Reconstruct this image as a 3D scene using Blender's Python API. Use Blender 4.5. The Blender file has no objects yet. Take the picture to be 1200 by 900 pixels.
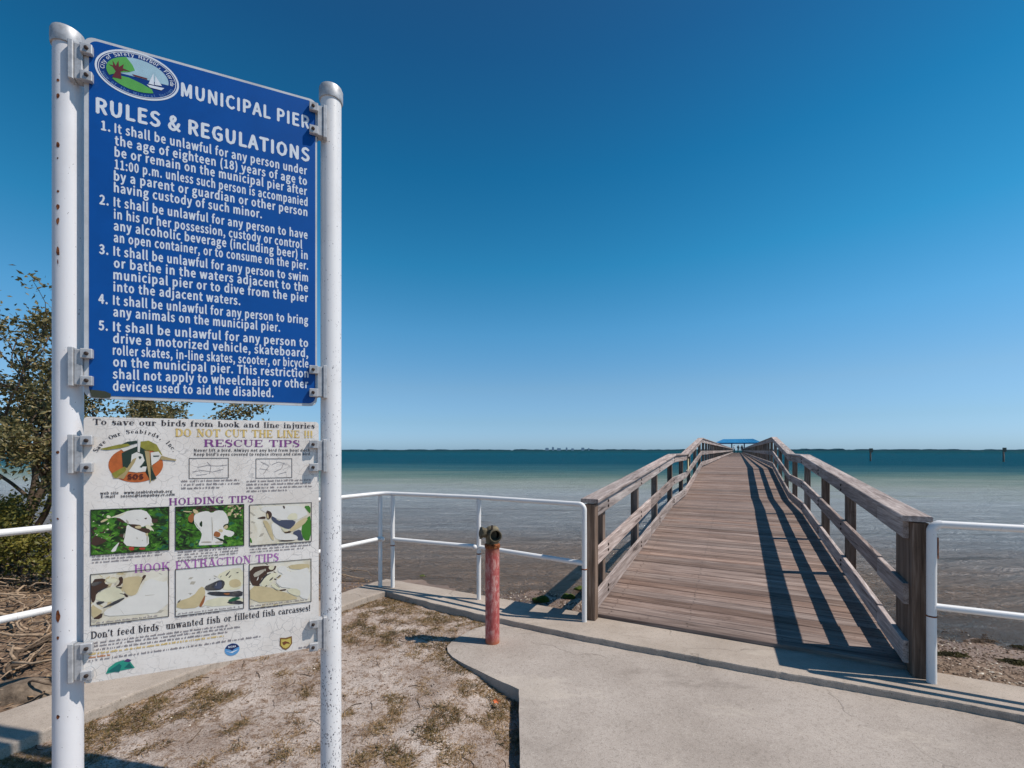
import bpy, bmesh, math, random, os
import numpy as np
from mathutils import Vector, Matrix, noise as mnoise
R = math.radians
SC = bpy.context.scene
COL = SC.collection
rng = random.Random(7)
nrg = np.random.default_rng(11)

# ------------------------------------------------------------------ camera
F = 525.0                     # focal length in photo pixels (1200 wide)
HOR = 527.7                   # horizon row in the photo
CAMH = 1.55
cd = bpy.data.cameras.new('camera'); cam = bpy.data.objects.new('camera', cd); COL.objects.link(cam)
cam.location = (0, 0, CAMH); cam.rotation_euler = (R(90), 0, 0)
cd.sensor_width = 36; cd.lens = F/1200*36; cd.shift_y = (HOR-450)/1200
cd.clip_start = .05; cd.clip_end = 30000
SC.camera = cam

# ------------------------------------------------------------------ light
SUNV = Vector((.735, -.155, 1.08)).normalized()          # towards the sun
sun_el = math.asin(SUNV.z); sun_az = math.atan2(SUNV.x, SUNV.y)
W = bpy.data.worlds.new('World'); SC.world = W; W.use_nodes = True
wn = W.node_tree; wn.nodes.clear()
TS = 4.0
sky = wn.nodes.new('ShaderNodeTexSky'); sky.sky_type = 'NISHITA'; sky.sun_disc = False
sky.sun_elevation = sun_el; sky.sun_rotation = sun_az
sky.air_density = 1.0; sky.dust_density = .5; sky.ozone_density = 3.0; sky.altitude = 0
# cool, polarised air: one tint that depends only on the height above the horizon
tc = wn.nodes.new('ShaderNodeTexCoord'); sx_ = wn.nodes.new('ShaderNodeSeparateXYZ'); wn.links.new(tc.outputs['Generated'], sx_.inputs[0])
rp = wn.nodes.new('ShaderNodeValToRGB'); wn.links.new(sx_.outputs[2], rp.inputs[0])
TINT = [(0,(.62,1.0,1.65)),(.026,(.63,.95,1.52)),(.061,(.63,.90,1.25)),(.135,(.68,.97,1.15)),(.25,(.47,1.08,1.26)),(.374,(.20,1.02,1.20)),(.523,(.10,.82,1.04)),(.66,(.12,.62,.86)),(.8,(.19,.50,.70)),(1,(.25,.42,.58))]
rp.color_ramp.elements[0].position = 0; rp.color_ramp.elements[1].position = 1
for i_, (p_, c_) in enumerate(TINT):
    e_ = rp.color_ramp.elements[0] if i_ == 0 else (rp.color_ramp.elements[-1] if i_ == len(TINT)-1 else rp.color_ramp.elements.new(p_))
    e_.color = tuple(q_/TS for q_ in c_)+(1,)
mul = wn.nodes.new('ShaderNodeMix'); mul.data_type = 'RGBA'; mul.blend_type = 'MULTIPLY'; mul.inputs[0].default_value = 1
bg = wn.nodes.new('ShaderNodeBackground'); bg.inputs['Strength'].default_value = .1
wo = wn.nodes.new('ShaderNodeOutputWorld')
wn.links.new(sky.outputs[0], mul.inputs[6]); wn.links.new(rp.outputs[0], mul.inputs[7])
sc_ = wn.nodes.new('ShaderNodeVectorMath'); sc_.operation = 'SCALE'; sc_.inputs['Scale'].default_value = TS
wn.links.new(mul.outputs[2], sc_.inputs[0]); wn.links.new(sc_.outputs[0], bg.inputs[0]); wn.links.new(bg.outputs[0], wo.inputs[0])
sl = bpy.data.lights.new('sun', 'SUN'); so = bpy.data.objects.new('sun', sl); COL.objects.link(so)
sl.energy = 4.7; sl.angle = R(.53); sl.color = (1, .93, .84)
so.rotation_euler = SUNV.to_track_quat('Z', 'Y').to_euler(); so.location = (10, -5, 20)
SC.view_settings.view_transform = 'Standard'; SC.view_settings.look = 'None'
SC.view_settings.exposure = 0; SC.view_settings.gamma = 1
SC.cycles.max_bounces = 6; SC.cycles.transparent_max_bounces = 12
SC.cycles.caustics_reflective = False; SC.cycles.caustics_refractive = False

# ------------------------------------------------------------------ helpers
def lin(r, g, b):
    f = lambda c: ((c/255+.055)/1.055)**2.4 if c > 10 else c/255/12.92
    return (f(r), f(g), f(b), 1)

class NT:
    def __init__(s, name):
        s.m = bpy.data.materials.new(name); s.m.use_nodes = True; s.t = s.m.node_tree
        s.t.nodes.clear(); s.out = s.t.nodes.new('ShaderNodeOutputMaterial')
    def n(s, typ, props=None, **inp):
        nd = s.t.nodes.new('ShaderNode'+typ)
        for k, v in (props or {}).items(): setattr(nd, k, v)
        for k, v in inp.items():
            key = k.replace('_', ' ')
            if key not in nd.inputs.keys():
                key = int(k[1:]) if k[0] == 'i' and k[1:].isdigit() else key
            s.put(nd.inputs[key], v)
        return nd
    def put(s, sock, v):
        if isinstance(v, bpy.types.NodeSocket): s.t.links.new(v, sock)
        elif isinstance(v, bpy.types.Node): s.t.links.new(v.outputs[0], sock)
        else: sock.default_value = v
    def math(s, op, a, b=0., c=None, clamp=False):
        nd = s.t.nodes.new('ShaderNodeMath'); nd.operation = op; nd.use_clamp = clamp
        s.put(nd.inputs[0], a); s.put(nd.inputs[1], b)
        if c is not None: s.put(nd.inputs[2], c)
        return nd.outputs[0]
    def mix(s, f, a, b, mode='MIX'):
        nd = s.t.nodes.new('ShaderNodeMix'); nd.data_type = 'RGBA'; nd.blend_type = mode
        s.put(nd.inputs[0], f); s.put(nd.inputs[6], a); s.put(nd.inputs[7], b)
        return nd.outputs[2]
    def ramp(s, f, stops, interp='LINEAR'):
        nd = s.t.nodes.new('ShaderNodeValToRGB'); nd.color_ramp.interpolation = interp
        s.put(nd.inputs[0], f); e = nd.color_ramp.elements
        while len(e) > 1: e.remove(e[-1])
        e[0].position = stops[0][0]; e[0].color = stops[0][1]
        for p, c in stops[1:]:
            x = e.new(p); x.color = c
        return nd.outputs[0]
    def fac(s, f, a, b):      # smooth 0..1 between a and b
        nd = s.t.nodes.new('ShaderNodeMapRange'); nd.interpolation_type = 'SMOOTHSTEP'
        s.put(nd.inputs[0], f); nd.inputs[1].default_value = a; nd.inputs[2].default_value = b
        return nd.outputs[0]
    def coords(s, kind='Object', scale=(1, 1, 1), off=None):
        if kind == 'World': src = s.t.nodes.new('ShaderNodeNewGeometry').outputs['Position']
        else: src = s.t.nodes.new('ShaderNodeTexCoord').outputs[kind]
        if off is not None:
            ad = s.t.nodes.new('ShaderNodeVectorMath'); ad.operation = 'ADD'
            s.put(ad.inputs[0], src); s.put(ad.inputs[1], off); src = ad.outputs[0]
        mp = s.t.nodes.new('ShaderNodeMapping'); s.put(mp.inputs[0], src); mp.inputs['Scale'].default_value = scale
        return mp.outputs[0]
    def noise(s, vec, scale, detail=4, rough=.55, dist=0.):
        nd = s.n('TexNoise', None, Vector=vec, Scale=scale, Detail=detail, Roughness=rough, Distortion=dist)
        return nd.outputs['Fac']
    def bump(s, h, strength=.3, dist=.01, normal=None):
        nd = s.n('Bump', None, Height=h, Strength=strength, Distance=dist)
        if normal is not None: s.put(nd.inputs['Normal'], normal)
        return nd.outputs[0]
    def pbr(s, col, rough=.6, metal=0., normal=None, spec=.4):
        p = s.n('BsdfPrincipled')
        s.put(p.inputs['Base Color'], col); s.put(p.inputs['Roughness'], rough); s.put(p.inputs['Metallic'], metal)
        s.put(p.inputs['Specular IOR Level'], spec)
        if normal is not None: s.put(p.inputs['Normal'], normal)
        s.t.links.new(p.outputs[0], s.out.inputs[0]); return s.m

class MB:
    def __init__(s): s.v = []; s.f = []
    def add(s, vs, fs):
        o = len(s.v); s.v += [tuple(p) for p in vs]; s.f += [tuple(i+o for i in f) for f in fs]; return s
    def box(s, x0, x1, y0, y1, z0, z1):
        return s.add([(x0,y0,z0),(x1,y0,z0),(x1,y1,z0),(x0,y1,z0),(x0,y0,z1),(x1,y0,z1),(x1,y1,z1),(x0,y1,z1)],
                     [(0,3,2,1),(4,5,6,7),(0,1,5,4),(1,2,6,5),(2,3,7,6),(3,0,4,7)])
    def cbox(s, x0, x1, y0, y1, z0, z1, c=.004, dz=0.):
        """box along X with chamfered long edges; dz = rise of the far end"""
        prof = [(y0+c,z0),(y1-c,z0),(y1,z0+c),(y1,z1-c),(y1-c,z1),(y0+c,z1),(y0,z1-c),(y0,z0+c)]
        vs = [(x0,y,z) for y,z in prof]+[(x1,y,z+dz) for y,z in prof]
        fs = [tuple(range(7,-1,-1)), tuple(range(8,16))]+[(i,(i+1)%8,8+(i+1)%8,8+i) for i in range(8)]
        return s.add(vs, fs)
    def zbox(s, x0, x1, y0, y1, z0, z1, c=.004):
        prof = [(x0+c,y0),(x1-c,y0),(x1,y0+c),(x1,y1-c),(x1-c,y1),(x0+c,y1),(x0,y1-c),(x0,y0+c)]
        vs = [(x,y,z0) for x,y in prof]+[(x,y,z1) for x,y in prof]
        fs = [tuple(range(7,-1,-1)), tuple(range(8,16))]+[(i,(i+1)%8,8+(i+1)%8,8+i) for i in range(8)]
        return s.add(vs, fs)
    def prism(s, pts, z0, z1):
        n = len(pts)
        a = sum(pts[i][0]*pts[(i+1)%n][1]-pts[(i+1)%n][0]*pts[i][1] for i in range(n))
        if a < 0: pts = pts[::-1]
        vs = [(x,y,z0) for x,y in pts]+[(x,y,z1) for x,y in pts]
        return s.add(vs, [tuple(range(n-1,-1,-1)), tuple(range(n,2*n))]+[(i,(i+1)%n,n+(i+1)%n,n+i) for i in range(n)])
    def tube(s, pts, rad, seg=12, cap=True):
        pts = [Vector(p) for p in pts]; n = len(pts)
        if not hasattr(rad, '__len__'): rad = [rad]*n
        o = len(s.v); up = None
        for i, p in enumerate(pts):
            d = (pts[min(i+1,n-1)]-pts[max(i-1,0)]).normalized()
            if up is None: up = Vector((0,0,1)) if abs(d.z) < .9 else Vector((1,0,0))
            a = d.cross(up).normalized(); up = a.cross(d).normalized()
            for k in range(seg):
                t = 2*math.pi*k/seg
                s.v.append(tuple(p+(a*math.cos(t)+up*math.sin(t))*rad[i]))
        for i in range(n-1):
            for k in range(seg):
                q = (k+1)%seg; b = o+i*seg
                s.f.append((b+k, b+q, b+seg+q, b+seg+k))
        if cap:
            s.f.append(tuple(o+k for k in range(seg-1,-1,-1))); s.f.append(tuple(o+(n-1)*seg+k for k in range(seg)))
        return s
    def lathe(s, prof, seg=24, at=(0,0,0), axis='Z'):
        o = len(s.v); n = len(prof)
        for r, z in prof:
            for k in range(seg):
                t = 2*math.pi*k/seg; x, y = r*math.cos(t), r*math.sin(t)
                p = (x,y,z) if axis == 'Z' else ((z,x,y) if axis == 'X' else (y,z,x))
                s.v.append((p[0]+at[0],p[1]+at[1],p[2]+at[2]))
        for i in range(n-1):
            for k in range(seg):
                q = (k+1)%seg; b = o+i*seg
                s.f.append((b+k,b+q,b+seg+q,b+seg+k))
        s.f.append(tuple(o+k for k in range(seg-1,-1,-1))); s.f.append(tuple(o+(n-1)*seg+k for k in range(seg)))
        return s
    def mesh(s, name, mat, smooth=False):
        me = bpy.data.meshes.new(name); me.from_pydata(s.v, [], s.f); me.materials.append(mat)
        if smooth:
            me.polygons.foreach_set('use_smooth', [True]*len(me.polygons))
        me.update(); return me

def obj(name, me, parent=None, loc=(0,0,0), rot=(0,0,0)):
    o = bpy.data.objects.new(name, me); COL.objects.link(o); o.location = loc; o.rotation_euler = rot
    if parent is not None: o.parent = parent
    return o
def smooth_angle(o, deg=35):
    me = o.data
    me.polygons.foreach_set('use_smooth', [True]*len(me.polygons))
    bm = bmesh.new(); bm.from_mesh(me)
    for e in bm.edges:
        if len(e.link_faces) == 2 and e.calc_face_angle(0) > R(deg): e.smooth = False
    bm.to_mesh(me); bm.free()
def tag(o, label, cat, group=None):
    o['label'] = label; o['category'] = cat
    if group: o['group'] = group
    return o
def kind(o, k): o['kind'] = k; return o
def thing(name, label, cat, loc=(0,0,0), rz=0, group=None):
    o = bpy.data.objects.new(name, None); COL.objects.link(o); o.empty_display_size = .1
    o.location = loc; o.rotation_euler = (0,0,rz); return tag(o, label, cat, group)
def G(px, py, z=0.):          # photo pixel -> point on the level z
    Z = (CAMH-z)*F/(py-HOR); return Vector(((px-600)/F*Z, Z, z))
def fbm(x, y, s, oct=4, seed=0.):
    v = 0; a = 1; t = 0
    for i in range(oct):
        v += a*mnoise.noise((x*s+seed, y*s-seed, seed*1.7)); t += a; a *= .5; s *= 2.03
    return v/t

# ------------------------------------------------------------------ materials
def m_wood(name, dark, mid, light, axis='X', strength=.5, crk=.75):
    t = NT(name)
    rnd = t.n('ObjectInfo').outputs['Random']
    comb = t.n('CombineXYZ'); t.put(comb.inputs[0], t.math('MULTIPLY', rnd, 37.)); t.put(comb.inputs[1], t.math('MULTIPLY', rnd, 11.)); t.put(comb.inputs[2], t.math('MULTIPLY', rnd, 5.))
    sc = {'X': (1.2, 22, 22), 'Z': (22, 22, 1.2)}[axis]
    c1 = t.coords('Object', sc, comb.outputs[0])
    c2 = t.coords('Object', {'X': (4, 110, 110), 'Z': (110, 110, 4)}[axis], comb.outputs[0])
    c3 = t.coords('Object', (1, 1, 1), comb.outputs[0])
    g1 = t.noise(c1, 1., 5, .6, .6); g2 = t.noise(c2, 1., 3, .6); bl = t.noise(c3, 2.3, 4, .6)
    g = t.math('ADD', t.math('MULTIPLY', g1, .6), t.math('MULTIPLY', g2, .4))
    col = t.ramp(g, [(.34, dark), (.5, mid), (.64, light)])
    tone = t.math('ADD', .62, t.math('ADD', t.math('MULTIPLY', rnd, .5), t.math('MULTIPLY', bl, .3)))
    hsv = t.n('HueSaturation', None, Color=col, Value=tone, Saturation=t.math('ADD', .8, t.math('MULTIPLY', t.math('FRACT', t.math('MULTIPLY', rnd, 17.3)), .35)))
    col = hsv.outputs[0]
    crack = t.fac(g1, .36, .31)
    col = t.mix(t.math('MULTIPLY', crack, crk), col, (dark[0]*.35, dark[1]*.35, dark[2]*.35, 1))
    stain = t.fac(t.noise(c3, 6., 5, .7), .60, .72)
    col = t.mix(t.math('MULTIPLY', stain, .45), col, (dark[0]*.6, dark[1]*.6, dark[2]*.6, 1))
    h = t.math('SUBTRACT', g, t.math('MULTIPLY', crack, .5))
    return t.pbr(col, .78, 0, t.bump(h, strength, .006), .25)
M_deck = m_wood('weathered_deck_wood', lin(88,71,64), lin(127,107,97), lin(158,139,129), 'X', .45, .55)
M_rail = m_wood('grey_rail_wood', lin(106,92,87), lin(160,144,137), lin(198,184,177), 'X', .6)
M_post = m_wood('brown_post_wood', lin(70,58,50), lin(112,94,82), lin(150,132,120), 'Z', .6)
M_fardeck = M_deck

def m_paint(name, base=(232,232,236), chips=.64, chip_col=(60,50,48), rust=True, low=None):
    t = NT(name); c = t.coords('Object')
    big = t.noise(c, 3., 4, .6); fine = t.noise(c, 55., 5, .75)
    fine2 = t.noise(t.coords('Object', (1,1,.55)), 150., 3, .6)
    col = t.mix(t.math('MULTIPLY', t.fac(big, .45, .7), .35), lin(*base), lin(base[0]-22, base[1]-24, base[2]-26))
    thr = t.fac(fine2, chips, chips+.03)
    if low:
        z = t.n('SeparateXYZ', None, Vector=t.coords('Object')).outputs[2]
        m = t.fac(z, low[1], low[0]); m = t.math('MULTIPLY', m, t.fac(t.noise(c, 9., 3, .6), .38, .6))
        thr = t.fac(t.math('ADD', fine2, t.math('MULTIPLY', m, .10)), chips, chips+.02)
    col = t.mix(thr, col, lin(*chip_col))
    if rust:
        rc = t.coords('Object', (1, 1, .25))
        r = t.math('MULTIPLY', t.fac(t.noise(rc, 26., 4, .7), .68, .74), t.fac(big, .4, .5))
        col = t.mix(r, col, lin(140,82,50))
        r2 = t.fac(t.noise(t.coords('Object', (1,1,.15)), 14., 4, .6), .58, .8)
        col = t.mix(t.math('MULTIPLY', r2, .25), col, lin(176,150,128))
    return t.pbr(col, .42, 0, t.bump(t.math('ADD', fine, t.math('MULTIPLY', thr, -1.)), .12, .002), .5)
M_pipe = m_paint('white_pipe_paint', (228,226,224), .70, (120,90,70))
M_postpaint = m_paint('white_sign_post_paint', (220,218,220), .70, (96,84,84))
M_postchip = m_paint('chipped_sign_post_paint', (224,222,222), .675, (84,82,92), False, (.6, 2.7))
def m_flat(name, rgb, rough=.45, spec=.4, metal=0., wear=.06, scale=14.):
    t = NT(name); n = t.noise(t.coords('Object'), scale, 5, .65); b = lin(*rgb)
    d = tuple(c*(1-wear*3) for c in b[:3])+(1,)
    return t.pbr(t.mix(t.fac(n, .35, .75), b, d), rough, metal, None, spec)
def m_rust():
    t = NT('rust'); n = t.noise(t.coords('Object'), 60., 5, .7)
    return t.pbr(t.ramp(n, [(.35, lin(52,30,22)), (.5, lin(128,70,40)), (.65, lin(160,104,66))]), .85, 0, t.bump(n, .5, .003), .2)
M_rust = m_rust()
M_alu = m_flat('cast_aluminium', (186,186,188), .5, .5, .25, .12, 40)
M_bolt = m_flat('dark_bolt', (70,58,52), .6, .4, .5)
M_blue = m_flat('blue_sign_film', (4,80,158), .45, .3, 0, .05, 5)
M_board = m_flat('white_sign_board', (206,206,208), .45, .4, 0, .08, 9)
M_letter = m_flat('white_lettering', (222,228,236), .5, .3, 0, .03, 30)
def m_oldsign():
    t = NT('crazed_white_sign_face'); c = t.coords('Object', (1,1,1))
    w = t.n('TexNoise', None, Vector=c, Scale=9., Detail=3.)
    cc = t.n('VectorMath', {'operation': 'ADD'}); t.put(cc.inputs[0], c)
    sv = t.n('VectorMath', {'operation': 'SCALE'}); t.put(sv.inputs[0], w.outputs['Color']); sv.inputs['Scale'].default_value = .07; t.put(cc.inputs[1], sv.outputs[0])
    v = t.n('TexVoronoi', {'feature': 'DISTANCE_TO_EDGE'}, Vector=cc.outputs[0], Scale=30.)
    ln = t.fac(v.outputs['Distance'], .032, .008)
    ln = t.math('MULTIPLY', ln, t.fac(t.noise(c, 7., 3, .6), .36, .58))
    base = t.mix(t.fac(t.noise(c, 4., 5, .6), .35, .7), lin(238,231,224), lin(222,213,204))
    base = t.mix(t.math('MULTIPLY', t.fac(t.noise(c, 70., 4, .7), .5, .75), .3), base, lin(170,160,150))
    col = t.mix(t.math('MULTIPLY', ln, .55), base, lin(150,147,147))
    return t.pbr(col, .5, 0, None, .35)
M_old = m_oldsign()
def m_concrete(name, a, b, blot=(120,110,100)):
    t = NT(name); c = t.coords('World')
    n1 = t.noise(c, 1.3, 6, .65); n2 = t.noise(c, 34., 5, .7); n3 = t.noise(c, 190., 3, .6)
    col = t.mix(t.fac(n1, .3, .72), lin(*a), lin(*b))
    col = t.mix(t.math('MULTIPLY', t.fac(n2, .5, .7), .4), col, lin(*blot))
    col = t.mix(t.math('MULTIPLY', t.fac(n3, .57, .66), .65), col, lin(92,86,80))
    col = t.mix(t.math('MULTIPLY', t.fac(n3, .40, .33), .5), col, lin(206,198,188))
    st = t.fac(t.noise(c, 5.5, 6, .7, .4), .6, .75)
    col = t.mix(t.math('MULTIPLY', st, .35), col, lin(112,102,92))
    v = t.n('TexVoronoi', None, Vector=c, Scale=16.).outputs['Distance']
    spot = t.math('MULTIPLY', t.fac(v, .09, .05), t.fac(t.noise(c, 2.7, 2, .5), .5, .6))
    col = t.mix(t.math('MULTIPLY', spot, .7), col, lin(70,60,52))
    wv = t.n('VectorMath', {'operation': 'SCALE'}); t.put(wv.inputs[0], t.n('TexNoise', None, Vector=c, Scale=3.5, Detail=5.).outputs['Color']); wv.inputs['Scale'].default_value = .35
    ad = t.n('VectorMath', {'operation': 'ADD'}); t.put(ad.inputs[0], c); t.put(ad.inputs[1], wv.outputs[0])
    vc = t.n('TexVoronoi', {'feature': 'DISTANCE_TO_EDGE'}, Vector=ad.outputs[0], Scale=.75).outputs['Distance']
    ck = t.math('MULTIPLY', t.fac(vc, .006, .002), t.fac(t.noise(c, .8, 2, .5), .50, .56))
    col = t.mix(t.math('MULTIPLY', ck, .35), col, lin(88,80,72))
    wide = t.noise(t.coords('World', (.6, 1.7, 1)), 1.1, 5, .7, .6)
    col = t.mix(t.math('MULTIPLY', t.fac(wide, .54, .66), .28), col, lin(96,86,78))
    col = t.mix(t.math('MULTIPLY', t.fac(wide, .44, .34), .25), col, lin(204,192,178))
    h = t.math('ADD', t.math('MULTIPLY', n2, .5), t.math('MULTIPLY', n3, .5))
    h = t.math('SUBTRACT', h, t.math('MULTIPLY', ck, .8))
    return t.pbr(col, .9, 0, t.bump(h, .55, .004), .2)
M_walk = m_concrete('worn_sidewalk_concrete', (172,161,152), (152,141,132))
M_cap = m_concrete('seawall_cap_concrete', (178,165,153), (154,141,129))
def m_dirt():
    t = NT('sandy_dirt'); c = t.coords('World')
    n1 = t.noise(c, 2.2, 6, .65, .3); n2 = t.noise(c, 22., 6, .7); n3 = t.noise(c, 120., 4, .7)
    col = t.ramp(n1, [(.34, lin(154,136,124)), (.5, lin(184,168,157)), (.66, lin(204,190,180))])
    col = t.mix(t.math('MULTIPLY', t.fac(n2, .48, .64), .8), col, lin(124,98,76))
    col = t.mix(t.math('MULTIPLY', t.fac(n3, .53, .63), .8), col, lin(84,64,50))
    col = t.mix(t.math('MULTIPLY', t.fac(n3, .42, .34), .6), col, lin(214,204,196))
    h = t.math('ADD', t.math('MULTIPLY', n2, .6), t.math('MULTIPLY', n3, .4))
    return t.pbr(col, .95, 0, t.bump(h, 1., .022), .15)
M_dirt = m_dirt()
def m_bed():
    t = NT('wet_sand_and_mud'); c = t.coords('World')
    z = t.n('SeparateXYZ', None, Vector=t.coords('World')).outputs[2]
    n1 = t.noise(c, .9, 6, .65, .4); n2 = t.noise(c, 14., 6, .75); n3 = t.noise(c, 70., 4, .7)
    dry = t.fac(z, -.46, -.28)
    wet = t.ramp(n1, [(.35, lin(104,84,70)), (.6, lin(146,122,104))])
    sand = t.ramp(n2, [(.35, lin(84,66,52)), (.5, lin(124,102,84)), (.66, lin(160,140,120))])
    col = t.mix(dry, wet, sand)
    weed = t.noise(t.coords('World', (.35, 1, 1)), 2.2, 6, .7, .8)
    col = t.mix(t.math('MULTIPLY', t.fac(weed, .58, .66), .6), col, lin(52,44,34))
    col = t.mix(t.math('MULTIPLY', t.fac(n3, .55, .68), .6), col, lin(66,54,44))
    rough = t.math('ADD', .45, t.math('MULTIPLY', dry, .45))
    return t.pbr(col, rough, 0, t.bump(t.math('ADD', n2, n3), .7, .015), .3)
M_bed = m_bed()
UX, UY = .4507, .8927
def m_water():
    t = NT('shallow_bay_water'); c = t.coords('World')
    sx = t.n('SeparateXYZ', None, Vector=c)
    d = t.math('ADD', t.math('MULTIPLY', sx.outputs[0], UX*.35), t.math('MULTIPLY', sx.outputs[1], UY))   # metres off the sea wall
    wob = t.noise(t.coords('World', (.012, .05, 1)), 1., 4, .6, .3)
    wob2 = t.noise(t.coords('World', (.10, .55, 1)), 1., 5, .65, .5)
    ld = t.math('LOGARITHM', t.math('MAXIMUM', d, 1.), 10.)
    ld = t.math('ADD', ld, t.math('MULTIPLY', t.math('SUBTRACT', wob, .5), .30))
    ld = t.math('ADD', ld, t.math('MULTIPLY', t.math('SUBTRACT', wob2, .5), .25))
    q = t.math('DIVIDE', ld, 3.2)
    body = t.ramp(q, [(.20, lin(192,160,136)), (.27, lin(190,164,144)), (.33, lin(182,184,188)), (.385, lin(210,218,222)), (.43, lin(194,204,194)), (.475, lin(134,162,152)),
                      (.515, lin(66,122,132)), (.57, lin(22,94,116)), (.74, lin(14,86,106)), (.84, lin(12,70,80)), (1, lin(14,62,68))])
    streak = t.noise(t.coords('World', (.22, 1.3, 1)), 1., 6, .7, .9)
    body = t.mix(t.math('MULTIPLY', t.math('MULTIPLY', t.fac(streak, .56, .68), .5), t.fac(ld, 1.6, 1.25)), body, lin(76,72,66))
    alpha = t.ramp(q, [(.235, (.1,)*3+(1,)), (.265, (.62,)*3+(1,)), (.33, (.88,)*3+(1,)), (.5, (1,)*3+(1,))])
    r0 = t.noise(t.coords('World', (.22, .9, 1)), 1., 4, .65, .6)
    r1 = t.noise(t.coords('World', (.7, 2.6, 1)), 1.0, 6, .72, .9)
    r2 = t.noise(t.coords('World', (.8, 2.8, 1)), 5., 4, .65, .5)
    h = t.math('ADD', t.math('ADD', t.math('MULTIPLY', r1, .6), t.math('MULTIPLY', r2, .22)), t.math('MULTIPLY', r0, .7))
    nrm = t.bump(h, 1., 1.6)
    diff = t.n('BsdfDiffuse', None, Color=body, Normal=t.bump(h, 1., 1.5))
    tr = t.n('BsdfTransparent', None, Color=(.90, .90, .88, 1))
    m1 = t.n('MixShader', None, i0=alpha); t.put(m1.inputs[1], tr); t.put(m1.inputs[2], diff)
    gl = t.n('BsdfGlossy', None, Color=(1, 1, 1, 1), Roughness=.10, Normal=nrm)
    lw = t.n('Fresnel', None, IOR=1.33, Normal=nrm)
    fr = t.math('MULTIPLY', lw.outputs[0], t.math('SUBTRACT', .80, t.math('MULTIPLY', t.fac(ld, 1.1, 2.0), .62)))
    m2 = t.n('MixShader', None, i0=fr); t.put(m2.inputs[1], m1); t.put(m2.inputs[2], gl)
    t.t.links.new(m2.outputs[0], t.out.inputs[0]); return t.m
M_water = m_water()
def m_leaf(name, a, b, c3):
    t = NT(name); n = t.noise(t.coords('World'), 5., 3, .6); n2 = t.noise(t.coords('World'), 38., 2, .5)
    col = t.ramp(t.math('ADD', t.math('MULTIPLY', n, .4), t.math('MULTIPLY', n2, .6)), [(.36, lin(*a)), (.5, lin(*b)), (.62, lin(*c3))])
    p = t.n('BsdfPrincipled'); t.put(p.inputs['Base Color'], col); p.inputs['Roughness'].default_value = .5
    tl = t.n('BsdfTranslucent', None, Color=col)
    m = t.n('MixShader', None, i0=.25); t.put(m.inputs[1], p); t.put(m.inputs[2], tl)
    t.t.links.new(m.outputs[0], t.out.inputs[0]); return t.m
M_leaf = m_leaf('mangrove_leaves', (54,58,32), (98,94,54), (156,134,90))
M_leaf2 = m_leaf('yellow_green_leaves', (62,64,28), (108,106,44), (158,142,66))
M_bark = m_flat('grey_brown_bark', (104,88,74), .9, .2, 0, .2, 30)
M_drift = m_flat('bleached_driftwood', (172,148,124), .85, .2, 0, .18, 25)
M_litter = m_leaf('dry_litter', (96,70,48), (146,116,84), (190,164,132))
M_grass = m_leaf('dry_olive_grass', (58,52,26), (98,84,44), (142,114,70))
M_dry = m_leaf('straw_grass', (118,88,58), (152,122,86), (180,152,116))
def m_rock(name, a, b, moss=None):
    t = NT(name); c = t.coords('Object'); n = t.noise(c, 9., 6, .7)
    col = t.ramp(n, [(.35, lin(*a)), (.65, lin(*b))])
    if moss:
        nz = t.n('SeparateXYZ', None, Vector=t.n('NewGeometry').outputs['Normal']).outputs[2]
        col = t.mix(t.math('MULTIPLY', t.fac(nz, -.1, .4), t.fac(t.noise(c, 14., 4, .7), .3, .5)), col, lin(*moss))
    return t.pbr(col, .9, 0, t.bump(t.noise(c, 30., 5, .7), .8, .01), .2)
M_rock = m_rock('dark_stone', (84,72,62), (138,122,106))
M_moss = m_rock('mossy_stone', (62,52,42), (96,84,66), (74,90,28))
M_weed = m_rock('dark_seaweed', (26,26,16), (66,62,30))
M_shell = None
def m_shell():
    t = NT('shell_hash'); g = t.n('NewGeometry').outputs['Random Per Island']
    return t.pbr(t.ramp(g, [(0, lin(58,44,34)), (.5, lin(96,78,64)), (.82, lin(136,116,98)), (.9, lin(190,176,158)), (1, lin(226,216,202))]), .7, 0, None, .3)
M_shell = m_shell()

# ================================================================== SETTING
P0 = Vector((1.773, 3.605, 0)); U = Vector((UX, UY, 0)); V = Vector((UY, -UX, 0))
ANG = math.atan2(UY, UX)
def PV(u, v, z=0.): return P0+U*u+V*v+Vector((0, 0, z))
def uv_of(x, y):
    d = Vector((x-P0.x, y-P0.y, 0)); return d.dot(U), d.dot(V)
# water
b = MB(); S = 9000
b.add([(-S,-S,-.52),(S,-S,-.52),(S,S,-.52),(-S,S,-.52)], [(0,1,2,3)])
kind(obj('water', b.mesh('water', M_water)), 'structure')
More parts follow.
